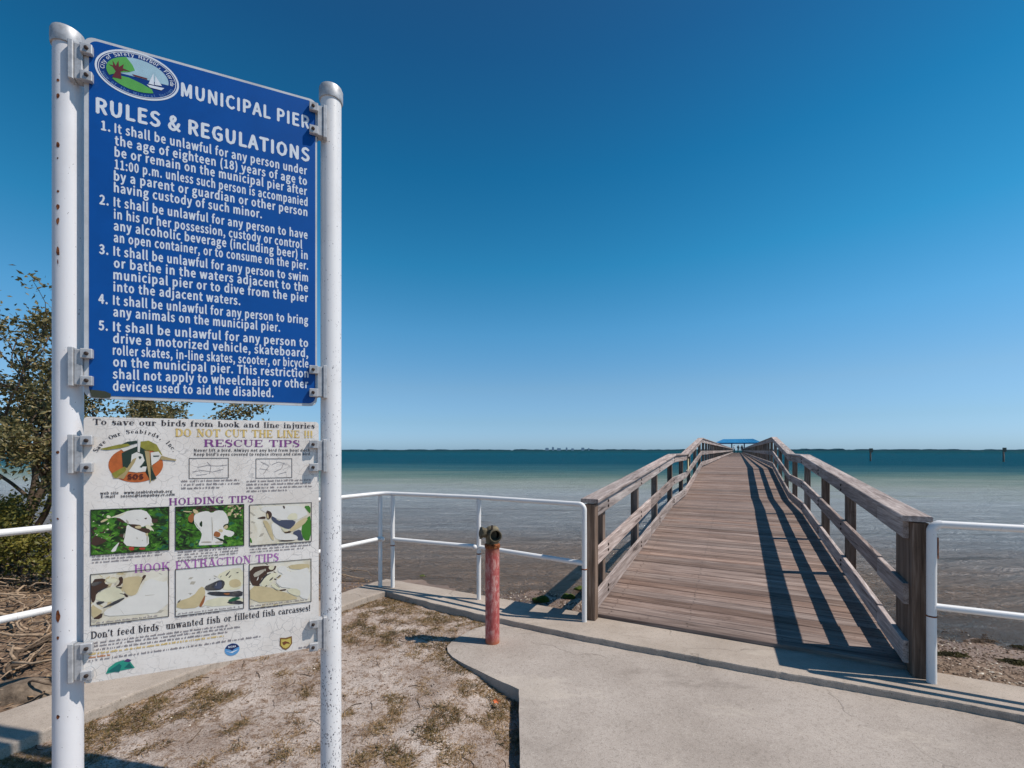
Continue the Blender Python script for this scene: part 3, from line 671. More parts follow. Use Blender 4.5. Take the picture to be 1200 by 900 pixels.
# stroke: (kind, pts, serif-flags) kind 'V' thick, 'H' thin ; s/e = serif at start/end
def arcp(cx, cy, rx, ry, a0, a1, n=8): return [(cx+rx*math.cos(R(a0+(a1-a0)*k/n)), cy+ry*math.sin(R(a0+(a1-a0)*k/n))) for k in range(n+1)]
X = .5; C = .72
GL = {
 'T': _g(.72, ('V',[(.36,0),(.36,C)],'s'), ('H',[(.04,C-.03),(.68,C-.03)],''), ('H',[(.05,C),(.05,C-.2)],''), ('H',[(.67,C),(.67,C-.2)],'')),
 'I': _g(.36, ('V',[(.18,0),(.18,C)],'se')),
 'H': _g(.78, ('V',[(.17,0),(.17,C)],'se'), ('V',[(.61,0),(.61,C)],'se'), ('H',[(.17,C/2),(.61,C/2)],'')),
 'L': _g(.62, ('V',[(.17,0),(.17,C)],'se'), ('H',[(.1,.025),(.57,.025)],''), ('H',[(.57,0),(.57,.2)],'')),
 'E': _g(.66, ('V',[(.17,0),(.17,C)],'se'), ('H',[(.1,.025),(.6,.025)],''), ('H',[(.6,0),(.6,.18)],''), ('H',[(.1,C-.025),(.58,C-.025)],''), ('H',[(.58,C),(.58,C-.18)],''), ('H',[(.17,C/2),(.45,C/2)],''), ('H',[(.45,C/2-.08),(.45,C/2+.08)],'')),
 'R': _g(.76, ('V',[(.17,0),(.17,C)],'se'), ('H',[(.17,C-.025),(.42,C-.025)],''), ('V',arcp(.42,.54,.15,.15,90,-90),''), ('H',[(.17,.38),(.44,.38)],''), ('V',[(.46,.38),(.64,.0)],'s'), ('H',[(.55,.025),(.76,.025)],'')),
 'P': _g(.68, ('V',[(.17,0),(.17,C)],'se'), ('H',[(.17,C-.025),(.42,C-.025)],''), ('V',arcp(.42,.53,.16,.16,90,-90),''), ('H',[(.17,.36),(.44,.36)],'')),
 'D': _g(.76, ('V',[(.17,0),(.17,C)],'se'), ('H',[(.1,C-.025),(.38,C-.025)],''), ('V',arcp(.36,.36,.28,.31,90,-90,12),''), ('H',[(.1,.025),(.38,.025)],'')),
 'S': _g(.60, ('V',arcp(.3,.53,.17,.16,60,200,8)+arcp(.3,.19,.19,.17,70,-120,8),''), ('H',[(.5,C),(.5,C-.22)],''), ('H',[(.08,0),(.08,.22)],'')),
 'C': _g(.70, ('V',arcp(.38,.36,.26,.33,130,230,10),''), ('H',arcp(.38,.36,.26,.33,130,35,8),''), ('H',arcp(.38,.36,.26,.33,230,325,8),''), ('H',[(.61,C),(.61,C-.22)],'')),
 'G': _g(.76, ('V',arcp(.38,.36,.26,.33,130,230,10),''), ('H',arcp(.38,.36,.26,.33,130,35,8),''), ('H',arcp(.38,.36,.26,.33,230,300,8),''), ('H',[(.61,C),(.61,C-.22)],''), ('V',[(.6,.02),(.6,.32)],'e')),
 'O': _g(.76, ('V',arcp(.38,.36,.25,.33,130,230,10),''), ('V',arcp(.38,.36,.25,.33,50,-50,10),''), ('H',arcp(.38,.36,.27,.335,135,45,8),''), ('H',arcp(.38,.36,.27,.335,225,315,8),'')),
 'U': _g(.78, ('V',[(.18,C),(.18,.24)],'s'), ('H',[(.62,C),(.62,.24)],'s'), ('H',arcp(.4,.25,.22,.225,180,360,10),'')),
 'K': _g(.78, ('V',[(.17,0),(.17,C)],'se'), ('H',[(.2,.28),(.6,C)],'e'), ('V',[(.36,.42),(.64,0)],'e')),
 'X': _g(.78, ('V',[(.14,C),(.62,0)],'se'), ('H',[(.16,0),(.6,C)],'se')),
 'A': _g(.78, ('H',[(.14,0),(.37,C)],'s'), ('V',[(.36,C),(.62,0)],'e'), ('H',[(.22,.22),(.52,.22)],'')),
 'N': _g(.80, ('H',[(.16,0),(.16,C)],'se'), ('V',[(.17,C),(.62,.04)],''), ('H',[(.64,0),(.64,C)],'e')),
 'o': _g(.54, ('V',arcp(.27,.25,.165,.22,130,230,8),''), ('V',arcp(.27,.25,.165,.22,50,-50,8),''), ('H',arcp(.27,.25,.19,.225,135,45,6),''), ('H',arcp(.27,.25,.19,.225,225,315,6),'')),
 's': _g(.46, ('V',arcp(.23,.36,.12,.11,60,200,6)+arcp(.23,.14,.13,.12,70,-120,6),''), ('H',[(.38,X),(.38,X-.14)],''), ('H',[(.06,0),(.06,.14)],'')),
 'a': _g(.56, ('V',[(.38,.03),(.38,.36)],''), ('H',arcp(.24,.34,.15,.14,0,160,7),''), ('H',[(.38,.29),(.2,.27)],''), ('V',arcp(.2,.15,.1,.12,100,260,7),''), ('H',[(.18,.025),(.38,.1)],''), ('H',[(.38,.025),(.54,.025)],'')),
 'v': _g(.56, ('V',[(.12,X),(.29,0)],'s'), ('H',[(.29,0),(.46,X)],'e')),
 'w': _g(.80, ('V',[(.12,X),(.27,0)],'s'), ('H',[(.27,0),(.40,X)],'e'), ('V',[(.40,X),(.55,0)],''), ('H',[(.55,0),(.70,X)],'e')),
 'e': _g(.52, ('V',arcp(.27,.25,.165,.22,120,240,8),''), ('H',arcp(.27,.25,.18,.22,130,10,8),''), ('H',[(.12,.26),(.44,.26)],''), ('H',arcp(.27,.25,.18,.22,235,320,6),'')),
 'c': _g(.50, ('V',arcp(.27,.25,.165,.22,120,240,8),''), ('H',arcp(.27,.25,.18,.22,130,50,6),''), ('H',arcp(.27,.25,.18,.22,235,320,6),''), ('V',[(.40,.34),(.40,.42)],'')),
 'u': _g(.62, ('V',[(.17,X),(.17,.14)],'s'), ('H',arcp(.28,.15,.13,.13,180,330,6),''), ('V',[(.45,X),(.45,0)],'se')),
 'n': _g(.64, ('V',[(.17,X),(.17,0)],'se'), ('H',arcp(.3,.35,.14,.13,150,20,6),''), ('V',[(.46,.36),(.46,0)],'e')),
 'r': _g(.48, ('V',[(.17,X),(.17,0)],'se'), ('H',arcp(.3,.34,.12,.14,160,50,5),''), ('V',[(.39,.36),(.39,.44)],'')),
 'b': _g(.60, ('V',[(.16,C),(.16,0)],'s'), ('V',arcp(.28,.25,.18,.22,60,-60,8),''), ('H',arcp(.28,.25,.18,.23,150,60,5),''), ('H',arcp(.28,.25,.18,.23,210,300,5),'')),
 'd': _g(.60, ('V',[(.44,C),(.44,0)],'se'), ('V',arcp(.3,.25,.18,.22,120,240,8),''), ('H',arcp(.3,.25,.18,.23,120,30,5),''), ('H',arcp(.3,.25,.18,.23,240,330,5),'')),
 'h': _g(.64, ('V',[(.17,C),(.17,0)],'se'), ('H',arcp(.3,.35,.14,.13,150,20,6),''), ('V',[(.46,.36),(.46,0)],'e')),
 'k': _g(.62, ('V',[(.17,C),(.17,0)],'se'), ('H',[(.2,.2),(.46,X)],'e'), ('V',[(.3,.3),(.5,0)],'e')),
 'i': _g(.34, ('V',[(.17,X),(.17,0)],'se'), ('V',[(.17,.62),(.17,.74)],'')),
 'j': _g(.34, ('V',[(.2,X),(.2,-.1)],'s'), ('H',arcp(.1,-.1,.1,.1,0,-140,5),''), ('V',[(.2,.62),(.2,.74)],'')),
 'l': _g(.34, ('V',[(.17,C),(.17,0)],'se')),
 'f': _g(.42, ('V',[(.17,.6),(.17,0)],'e'), ('H',arcp(.29,.58,.12,.14,180,50,6),''), ('H',[(.04,X-.02),(.34,X-.02)],'')),
 't': _g(.40, ('V',[(.17,.66),(.17,.1)],''), ('H',arcp(.27,.12,.1,.1,180,320,5),''), ('H',[(.04,X-.02),(.34,X-.02)],'')),
 'm': _g(.94, ('V',[(.17,X),(.17,0)],'se'), ('H',arcp(.3,.35,.14,.13,150,20,6),''), ('V',[(.46,.36),(.46,0)],'e'), ('H',arcp(.6,.35,.14,.13,150,20,6),''), ('V',[(.76,.36),(.76,0)],'e')),
 '!': _g(.34, ('V',[(.17,C),(.17,.2)],''), ('V',[(.17,0),(.17,.12)],'')),
 "'": _g(.24, ('V',[(.12,C),(.10,.54)],'')), ',': _g(.24, ('V',[(.13,.1),(.09,-.12)],'')), '.': _g(.24, ('V',[(.12,0),(.12,.12)],'')), ' ': _g(.42),
}
def serif_mesh(body, heavy=1.):
    vs = []; fs = []; x = 0
    def seg(pts, w, taper=False):
        nonlocal vs
        n = len(pts); o = len(vs)
        for i, p in enumerate(pts):
            a = pts[max(i-1, 0)]; c = pts[min(i+1, n-1)]; dx, dy = c[0]-a[0], c[1]-a[1]; L = math.hypot(dx, dy) or 1
            k = w/2
            if taper: k *= .45+.55*math.sin(math.pi*i/(n-1))
            vs.append((x+p[0]-dy/L*k, p[1]+dx/L*k, 0)); vs.append((x+p[0]+dy/L*k, p[1]-dx/L*k, 0))
        for i in range(n-1): fs.append((o+2*i, o+2*i+1, o+2*i+3, o+2*i+2))
    for ch in body:
        w, st = GL.get(ch, GL[' '])
        for k, pts, fl_ in st:
            seg(pts, TK*heavy if k == 'V' else TN*heavy, k == 'V' and len(pts) > 5)
            for fg, p in (('s', pts[0]), ('e', pts[-1])):
                if fg in fl_:
                    y = p[1]; y = y-.022 if y > .3 else y+.022
                    seg([(p[0]-.14, y), (p[0]+.14, y)], .048*heavy)
        x += w
    return np.array(vs), fs
def serif(fl, body, s0, s1, z, cap, heavy=1.):
    v, f = serif_mesh(body, heavy); k = cap/C; kx = (s1-s0)/(v[:, 0].max()-v[:, 0].min())
    fl.m.add([(s0+(p[0]-v[:, 0].min())*kx-fl.o[0], fl.y, z+p[1]*k-fl.o[1]) for p in v], f)
M_ink = m_flat('faded_black_ink', (62,56,60), .6); M_pur = m_flat('faded_purple_ink', (136,74,140), .6); M_mag = m_flat('faded_mauve_ink', (176,112,178), .6)
M_yel = m_flat('faded_yellow_ink', (222,192,118), .6, wear=.02); M_small = m_flat('grey_small_print', (146,138,140), .6); M_org2 = m_flat('faded_orange_ink', (206,140,92), .6)
def sline(name, body, x0, y0, x1, cap_px, mat, heavy=1.):
    fl = Flat(ORG2, -.0010); s0, z = sp(x0, y0); serif(fl, body, s0, sp(x1, y0)[0], z, capz(x0, y0, y0-cap_px), heavy)
    fl.link(name, mat, t2)
sline('heading', "To save our birds from hook and line injuries", 109, 497.6, 368.7, 7.0, M_ink, 1.0)
sline('heading', "DO NOT CUT THE LINE !!!", 205.5, 511.6, 366, 9.3, M_yel, 1.25)
sline('heading', "RESCUE TIPS", 239, 523.4, 351, 8.4, M_pur)
sline('heading', "HOLDING TIPS", 198, 592.2, 297, 8.2, M_pur)
sline('heading', "HOOK EXTRACTION TIPS", 157.5, 671.6, 326.6, 10, M_mag)
sline('heading', "Don't feed birds  unwanted fish or filleted fish carcasses!", 106.6, 748.6, 363.4, 8.4, M_ink, 1.05)
def scribble(x0, x1, y, n=1, dy=3.7, mat=None, hpx=1.5, seed=1, ind=0):
    """rows of tiny print, worn to word-shaped marks"""
    r = random.Random(seed); fl = Flat(ORG2, -.0010)
    for k in range(n):
        s0, z = sp(x0+(ind if k == n-1 else 0), y+dy*k); s1 = sp(x1, y)[0]*1.0
        if k == n-1: s1 = s0+(s1-s0)*r.uniform(.5, .9)
        h = capz(x0, y, y-hpx); s = s0
        while s < s1:
            nl = r.randint(2, 8)
            for q in range(nl):
                w = .0022; tall = r.random() < .35
                if s+w < s1 and r.random() < .93: fl.poly([(s, z), (s+w, z), (s+w, z+h*(1.45 if tall else 1)), (s, z+h*(1.45 if tall else 1))])
                s += w+.0009
            s += .0040
    fl.link('small_print', mat or M_small, t2)
fl = Flat(ORG2, -.0010)
for body, x0, x1, y in (("Never lift a bird. Always net any bird from boat dock.", 227.5, 364.6, 529.2), ("Keep bird's eyes covered to reduce stress and calm bird.", 227.5, 364.6, 534)):
    s0, z = sp(x0, y); fl.text(body, s0, sp(x1, y)[0], z, .0112, .012)
fl.link('small_print', M_ink, t2)
fl = Flat(ORG2, -.0010)
for body, x0, x1, y in (("web site    www.seabirdrehab.org", 117.6, 201.8, 579.6), ("E-mail    sosinc@tampabay.rr.com", 118.6, 204.8, 583.6)):
    s0, z = sp(x0, y); fl.text(body, s0, sp(x1, y)[0], z, .0105, .018)
fl.link('small_print', M_ink, t2)
scribble(212.5, 281, 565, 3, 4.2, None, 1.7, 2, 0); scribble(289, 366, 565, 4, 3.9, None, 1.5, 3, 0)
scribble(108, 190, 653.4, 3, 3.4, None, 1.5, 4); scribble(208.5, 280, 648, 4, 3.2, None, 1.4, 5); scribble(293, 364, 641.5, 3, 3.2, None, 1.4, 6)
scribble(113, 185, 731, 2, 3.2, None, 1.4, 7); scribble(208.5, 281, 720.5, 2, 3.2, None, 1.4, 8); scribble(293, 362, 711.4, 2, 3.2, None, 1.4, 9)
scribble(110, 318, 754.6, 1, 1, None, 1.7, 10); scribble(108, 352, 758.6, 1, 1, None, 1.7, 11); scribble(110, 330, 762.8, 1, 1, None, 1.7, 12)
scribble(104, 352, 768, 1, 1, M_yel, 1.8, 13); scribble(104, 150, 771.8, 1, 1, M_org2, 1.8, 14); scribble(104, 330, 775.4, 1, 1, M_small, 1.8, 15); scribble(350, 366, 760.2, 1, 1, None, 1.4, 16)
# framed line drawings
fl = Flat(ORG2, -.0010)
def frame(fl, q, w=.0022):
    (x0, y0), (x1, y1) = q; a = sp(x0, y0); c = sp(x1, y1)
    for r in ((a[0], c[0], a[1]-w, a[1]), (a[0], c[0], c[1], c[1]+w), (a[0], a[0]+w, c[1], a[1]), (c[0]-w, c[0], c[1], a[1])): fl.poly([(r[0], r[2]), (r[1], r[2]), (r[1], r[3]), (r[0], r[3])])
frame(fl, ((221.4,536.8),(268,560.2))); frame(fl, ((299.7,537.4),(342.4,559.8)))
fl.link('drawing_frame', M_ink, t2)
fl = Flat(ORG2, -.0008)
def sweep(fl, pts, w):
    n = len(pts)
    for i in range(n-1):
        (a, c), (d, e_) = pts[i], pts[i+1]; L = math.hypot(d-a, e_-c) or 1; nx, ny = -(e_-c)/L*w/2, (d-a)/L*w/2
        fl.poly([(a+nx, c+ny), (a-nx, c-ny), (d-nx, e_-ny), (d+nx, e_+ny)])
for ln in ([(605,245),(640,238),(680,240),(715,236)], [(585,262),(620,256),(660,262),(700,252)], [(640,225),(655,240),(650,268)], [(600,275),(640,270)],
           [(840,225),(870,240),(850,268)], [(880,235),(905,225),(930,232)], [(890,262),(915,250),(925,228)], [(905,270),(935,262)], [(835,250),(868,255)]):
    sweep(fl, pxs(ln, 40, 470, 3.158), .0016)
fl.link('line_drawing', M_small, t2)
# bird emblem
K4 = 8.571
def P4(*p): return pxs(p, 95, 500, K4)
fl = Flat(ORG2, -.0008); ce = sp(159.8, 544.5); re_ = (sp(192.5, 545)[0]-sp(128.5, 545)[0])/2
fl.arc("Save Our Seabirds, Inc.", (ce[0], sp(160, 544)[1]), re_*1.50, capz(160, 507.8, 544), 158, 21, .015, .02, fn=lambda ch: (serif_mesh(ch, 1.05)[0], serif_mesh(ch, 1.05)[1]))
fl.link('emblem_lettering', M_ink, t2)
fl = Flat(ORG2, -.0008); fl.ell(ce, re_, capz(160, 525, 566.5)/2, 40); M_eor = m_flat('faded_orange_disc', (196,104,52), .5, wear=.12, scale=30)
fl.link('emblem_disc', M_eor, t2)
M_eye = m_flat('emblem_olive', (150,144,60), .5, wear=.12, scale=40); M_edk = m_flat('emblem_dark_green', (44,62,52), .5); M_ewh = m_flat('emblem_white', (226,222,214), .5); M_etan = m_flat('emblem_tan', (178,158,112), .5)
lay = [(-.0012, M_etan, 'emblem_bird', [((310,480),(430,430),(520,330),(560,330),(470,440),(420,520),(330,520)), ((690,400),(760,330),(960,335),(840,300),(700,260),(690,540),(740,540))]),
       (-.0014, M_edk, 'emblem_bird', [((410,265),(560,200),(650,205),(660,330),(690,520),(700,545),(760,520),(700,400),(660,440),(600,410),(560,300),(480,420),(420,400)), ((390,185),(470,150),(560,140),(570,165),(440,195))]),
       (-.0016, M_eye, 'emblem_bird', [((180,225),(380,180),(470,170),(500,190),(400,215),(260,235)), ((590,200),(600,150),(680,140),(760,180),(820,290),(720,240),(660,240)), ((310,470),(440,400),(460,440),(350,520))]),
       (-.0018, M_ewh, 'emblem_bird', [((510,280),(560,255),(620,280),(640,340),(600,400),(660,400),(650,450),(560,460),(480,450),(500,380)), ((700,260),(780,250),(810,290),(780,340),(710,390)), ((570,110),(600,150),(590,260),(570,250)), ((400,220),(520,190),(560,200),(430,250))]),
       (-.0020, M_etan, 'emblem_beak', [((560,310),(520,330),(400,520),(430,525),(540,360)), ((800,300),(960,330),(950,342),(800,330)), ((640,240),(690,250),(705,560),(695,560))]),
       (-.0022, M_edk, 'emblem_eye', [((578,300),(600,295),(612,312),(590,328)), ((725,290),(790,290),(785,300),(730,303)), ((590,405),(640,350),(650,370),(610,412))])]
for yy, mt, nm, ps in lay:
    fl = Flat(ORG2, yy)
    for p in ps: fl.poly(P4(*p))
    fl.link_each(nm, mt, t2)
fl = Flat(ORG2, -.0024); s0, z = sp(149.5, 561.4); fl.text("SOS", s0, sp(168.5, 561)[0], z, .018, .03); fl.link('emblem_lettering', m_flat('dark_red_ink', (96,40,34), .5), t2)
# six faded printed photographs
def m_photo(name, cols, scale):
    t = NT(name); c = t.coords('Object', (1, 1, 1)); n = t.noise(c, scale, 6, .72, .6)
    k = len(cols); st = [(.34+.32*i/(k-1), lin(*cc)) for i, cc in enumerate(cols)]
    return t.pbr(t.ramp(n, st), .45, 0, None, .35)
PH_green = m_photo('printed_shrubs', [(34,26,22), (40,70,26), (66,120,34), (110,160,60)], 26.)
PH_cream = m_photo('printed_pale_bird', [(196,184,156), (222,214,196), (232,228,214)], 8.)
PH_brown = m_photo('printed_feathers', [(84,66,50), (150,130,98), (206,194,160), (226,220,200)], 22.)
PH_wh = m_flat('printed_white', (228,224,216), .45, wear=.03); PH_dk = m_photo('printed_dark', [(44,46,52), (66,66,70), (110,104,96)], 18.)
PH_tan = m_photo('printed_skin', [(150,124,90), (190,168,124), (210,194,156)], 16.)
def chaikin(p):
    for _ in range(1): p = [q for i in range(len(p)) for q in ((p[i][0]*.75+p[(i+1)%len(p)][0]*.25, p[i][1]*.75+p[(i+1)%len(p)][1]*.25), (p[i][0]*.25+p[(i+1)%len(p)][0]*.75, p[i][1]*.25+p[(i+1)%len(p)][1]*.75))]
    return p
PH_fold = m_flat('printed_fold_shade', (186,178,162), .45)
PH_red = m_flat('printed_red', (176,70,50), .45)
K5 = 4.138
def P5(p): return pxs(p, 95, 580, K5)
def photo(q, back, mp, layers, dabs=()):
    fl = Flat(ORG2, -.0008); a = sp(*q[0]); c = sp(*q[1]); W_, H_ = c[0]-a[0], a[1]-c[1]
    fl.poly([(a[0], c[1]), (c[0], c[1]), (c[0], a[1]), (a[0], a[1])]); o = fl.link('printed_photo', back, t2)
    y = -.00095; pr = random.Random(int(q[0][0]*7))
    cl_ = lambda p: (min(max(p[0], a[0]+.001), c[0]-.001), min(max(p[1], c[1]+.001), a[1]-.001))
    def fleck(f2, x0, x1, z0, z1, lo, hi, fat):
        px_, pz_ = a[0]+W_*pr.uniform(x0, x1), c[1]+H_*pr.uniform(z0, z1); an = pr.uniform(-.7, 1.1); L_ = W_*pr.uniform(lo, hi); w_ = L_*pr.uniform(*fat)
        dx, dz_ = L_*math.cos(an), L_*math.sin(an)
        f2.poly([cl_(k) for k in ((px_-dx, pz_-dz_), (px_+w_*.6, pz_-w_), (px_+dx, pz_+dz_), (px_-w_*.6, pz_+w_))])
    for mt, n, box, lo, hi in dabs:        # soft printed foliage or plumage behind the shapes
        f2 = Flat(ORG2, y); y -= .00005
        for _ in range(n): fleck(f2, *box, lo, hi, (.25, .7))
        kind(f2.link('photo_dabs', mt, o), 'stuff')
    y = -.0013
    for mt, ps in layers:
        f2 = Flat(ORG2, y); y -= .00012
        for p in ps: f2.poly([cl_(k) for k in pxs(chaikin(list(p)), *mp)])
        f2.link_each('photo_image', mt, o)
    f3 = Flat(ORG2, y-.0001); frame(f3, q, .0024); f3.link('photo_border', M_ink, o)
PD_g1 = m_flat('printed_leaf_green', (70,128,44), .45); PD_g2 = m_flat('printed_deep_green', (30,52,28), .45); PD_g3 = m_flat('printed_bright_green', (110,156,66), .45); PD_br = m_flat('printed_bark', (74,54,44), .45)
PD_te = m_flat('printed_teal_green', (40,98,68), .45); PD_bl = m_flat('printed_slate_blue', (74,80,100), .45); PD_cr = m_flat('printed_cream', (226,220,190), .45); PD_tn = m_flat('printed_tan', (206,188,146), .45); PD_or = m_flat('printed_rust_brown', (158,98,58), .45)
A_ = (0, 1, 0, 1)
photo(((106.2,597.2),(198.6,644.6)), PH_green, (100, 590, 11.43), [
  (PD_br, [((90,440),(260,470),(300,500),(180,560),(85,560)), ((380,200),(540,190),(540,280)), ((880,200),(980,210),(960,260),(890,260))]),
  (PH_wh, [((330,190),(470,140),(600,88),(800,80),(890,190),(890,250),(920,290),(850,300),(820,290),(760,320),(700,290),(560,270),(480,200),(400,185)), ((560,270),(620,320),(780,380),(850,420),(855,575),(700,580),(505,560),(540,400)), ((340,650),(370,600),(470,500),(420,600),(410,640))]),
  (PD_cr, [((300,150),(345,170),(340,200),(280,190)), ((440,150),(560,110),(470,175),(380,190),(330,190)), ((880,250),(925,290),(870,290)), ((800,290),(860,280),(935,380),(880,350),(860,390),(830,350))]),
  (PD_br, [((590,280),(640,275),(760,290),(720,330),(780,320),(880,350),(860,400),(790,390),(640,325)), ((680,205),(740,238),(690,215)), ((785,200),(830,185),(820,215))]),
  (PD_tn, [((650,310),(740,290),(760,330),(700,340)), ((200,240),(280,200),(320,210),(220,260)), ((800,400),(850,390),(830,450))]),
  (PH_fold, [((530,440),(505,470),(525,380)), ((540,200),(570,290),(590,250)), ((690,440),(705,470),(690,480)), ((765,480),(775,500),(760,500)), ((820,430),(830,570),(845,430))]),
  (PH_red, [((580,578),(660,578),(655,628),(590,628)), ((720,590),(810,588),(800,618),(730,620))])],
  [(PD_g2, 60, A_, .02, .07), (PD_te, 30, (.6,1,0,1), .02, .06), (PD_br, 26, (0,.5,.1,.6), .02, .06), (PD_g1, 70, A_, .015, .05), (PD_g3, 34, A_, .01, .035), (PD_cr, 14, (.02,.22,.3,1), .008, .02)])
photo(((205.4,593.8),(286.3,639.4)), PH_green, (200, 588, 13.33), [
  (PH_wh, [((380,190),(470,160),(580,140),(640,180),(720,130),(850,140),(925,330),(820,360),(830,430),(980,460),(1000,500),(930,560),(820,500),(840,660),(700,670),(480,680),(430,680),(480,560),(490,480),(380,370),(360,250))]),
  (PD_g2, [((440,350),(495,280),(495,410)), ((815,375),(900,340),(900,370),(830,400)), ((650,540),(850,590),(900,650),(850,655),(700,560))]),
  (PD_tn, [((340,110),(420,130),(440,180),(370,190)), ((180,140),(340,150),(340,165),(220,160)), ((820,400),(890,350),(900,410),(850,430)), ((740,430),(820,430),(810,480),(760,470))]),
  (PD_or, [((270,240),(340,170),(370,190),(350,330),(280,310)), ((670,510),(700,450),(790,490),(760,560),(680,540))]),
  (PH_fold, [((640,180),(665,420),(655,660),(645,420)), ((480,620),(640,615),(640,640),(480,640)), ((700,620),(820,610),(820,640),(700,650)), ((380,300),(450,420),(480,440),(400,360))])],
  [(PD_g2, 80, A_, .02, .08), (PD_br, 30, (.3,1,.78,1), .02, .06), (PD_te, 26, A_, .02, .05), (PD_g1, 60, A_, .015, .05), (PD_g3, 20, A_, .01, .035), (PD_tn, 16, (.7,.95,.7,1), .01, .05)])
photo(((292.2,591.4),(365.3,634.6)), PH_cream, (288, 586, 14.63), [
  (PD_g1, [((940,480),(1050,300),(1120,260),(1118,690),(990,690)), ((990,100),(1110,95),(1110,240),(1060,190)), ((75,620),(120,730),(75,735))]),
  (PH_wh, [((180,120),(700,95),(980,100),(1080,240),(1000,280),(900,330),(860,340),(600,350),(460,280)), ((430,350),(600,460),(620,560),(760,570),(900,620),(880,680),(640,690),(480,650))]),
  (PD_bl, [((430,290),(480,280),(560,360),(640,335),(860,350),(840,420),(780,480),(720,500),(560,430),(460,360)), ((780,560),(940,490),(960,600),(1000,690),(880,690),(900,620))]),
  (PD_br, [((180,312),(330,270),(350,320),(260,322)), ((350,175),(420,190),(455,240),(440,290),(390,340),(350,300)), ((625,90),(680,110),(660,165)), ((530,690),(880,680),(760,705),(600,710)), ((640,560),(760,520),(790,550),(700,575))]),
  (PD_tn, [((730,520),(950,320),(1080,300),(1000,420),(800,545)), ((280,340),(400,370),(500,690),(440,680),(340,460)), ((620,470),(700,500),(740,540),(650,550)), ((355,230),(385,230),(400,320),(360,310))]),
  (PD_cr, [((750,230),(880,220),(890,310),(860,340),(700,335)), ((600,470),(690,490),(730,530),(660,540))])],
  [(PH_fold, 18, A_, .02, .07), (PD_cr, 20, A_, .02, .06)])
photo(((106,672.8),(198.2,722.4)), PH_cream, (100, 665, 11.43), [
  (PD_br, [((75,160),(280,140),(250,210),(340,240),(150,330),(130,470),(75,460)), ((440,130),(510,120),(500,230),(390,270),(470,200)), ((700,330),(750,200),(830,100),(770,100),(700,270)), ((510,330),(590,390),(540,400)), ((80,690),(240,590),(220,690))]),
  (PD_cr, [((140,400),(200,320),(420,240),(510,330),(530,400),(340,470),(150,440)), ((270,150),(450,140),(400,210),(300,200))]),
  (PD_tn, [((510,130),(780,110),(740,220),(690,360),(600,385),(530,340),(500,240)), ((85,480),(160,540),(240,580),(180,640),(85,690))]),
  (PH_dk, [((75,200),(240,180),(200,220),(90,260)), ((150,320),(340,240),(330,250),(160,335)), ((140,455),(290,450),(170,510)), ((390,265),(500,260),(490,285)), ((230,540),(430,430),(560,390),(420,490),(240,545)), ((440,340),(520,350),(540,370)), ((200,660),(245,600),(225,650))]),
  (PH_wh, [((600,390),(720,350),(830,130),(1050,200),(1110,160),(1110,590),(500,640),(260,650),(250,580),(440,480))]),
  (PH_fold, [((440,520),(520,630),(525,628)), ((800,370),(930,360),(930,366),(800,378))])],
  [(PD_tn, 22, (0,.5,.3,1), .02, .07), (PH_fold, 20, A_, .02, .06)])
photo(((205.4,667),(286,712.8)), PH_wh, (200, 660, 13.33), [
  (PD_cr, [((700,200),(930,80),(1140,70),(1140,390),(900,430),(800,400),(820,280)), ((600,540),(1140,520),(1135,640),(480,690))]),
  (PD_tn, [((90,720),(100,600),(350,520),(470,360),(530,380),(545,480),(480,690)), ((920,260),(1060,240),(1120,340),(1000,390),(910,350))]),
  (PH_dk, [((520,370),(640,310),(790,250),(860,300),(810,410),(680,425),(560,430)), ((550,470),(640,440),(900,450),(1130,420),(1120,530),(880,510),(680,510)), ((860,630),(940,570),(1135,590),(1130,645)), ((100,610),(170,550),(130,620)), ((295,490),(320,465),(310,490)), ((670,240),(710,225),(690,245)), ((770,220),(800,185),(790,215)), ((850,190),(950,95),(880,200)), ((900,220),(960,170),(920,230)), ((1010,150),(1070,130),(1050,155))]),
  (PD_or, [((500,560),(545,480),(530,600),(480,685),(440,670)), ((800,470),(940,460),(900,500))]),
  (PD_bl, [((690,330),(800,260),(800,400),(680,400))]), (PD_te, [((880,590),(1000,520),(1120,540),(960,600))]),
  (PH_wh, [((530,365),(790,240),(640,315)), ((560,430),(640,425),(830,430),(640,445)), ((705,350),(720,290),(712,350))])],
  [(PH_fold, 16, A_, .01, .05)])
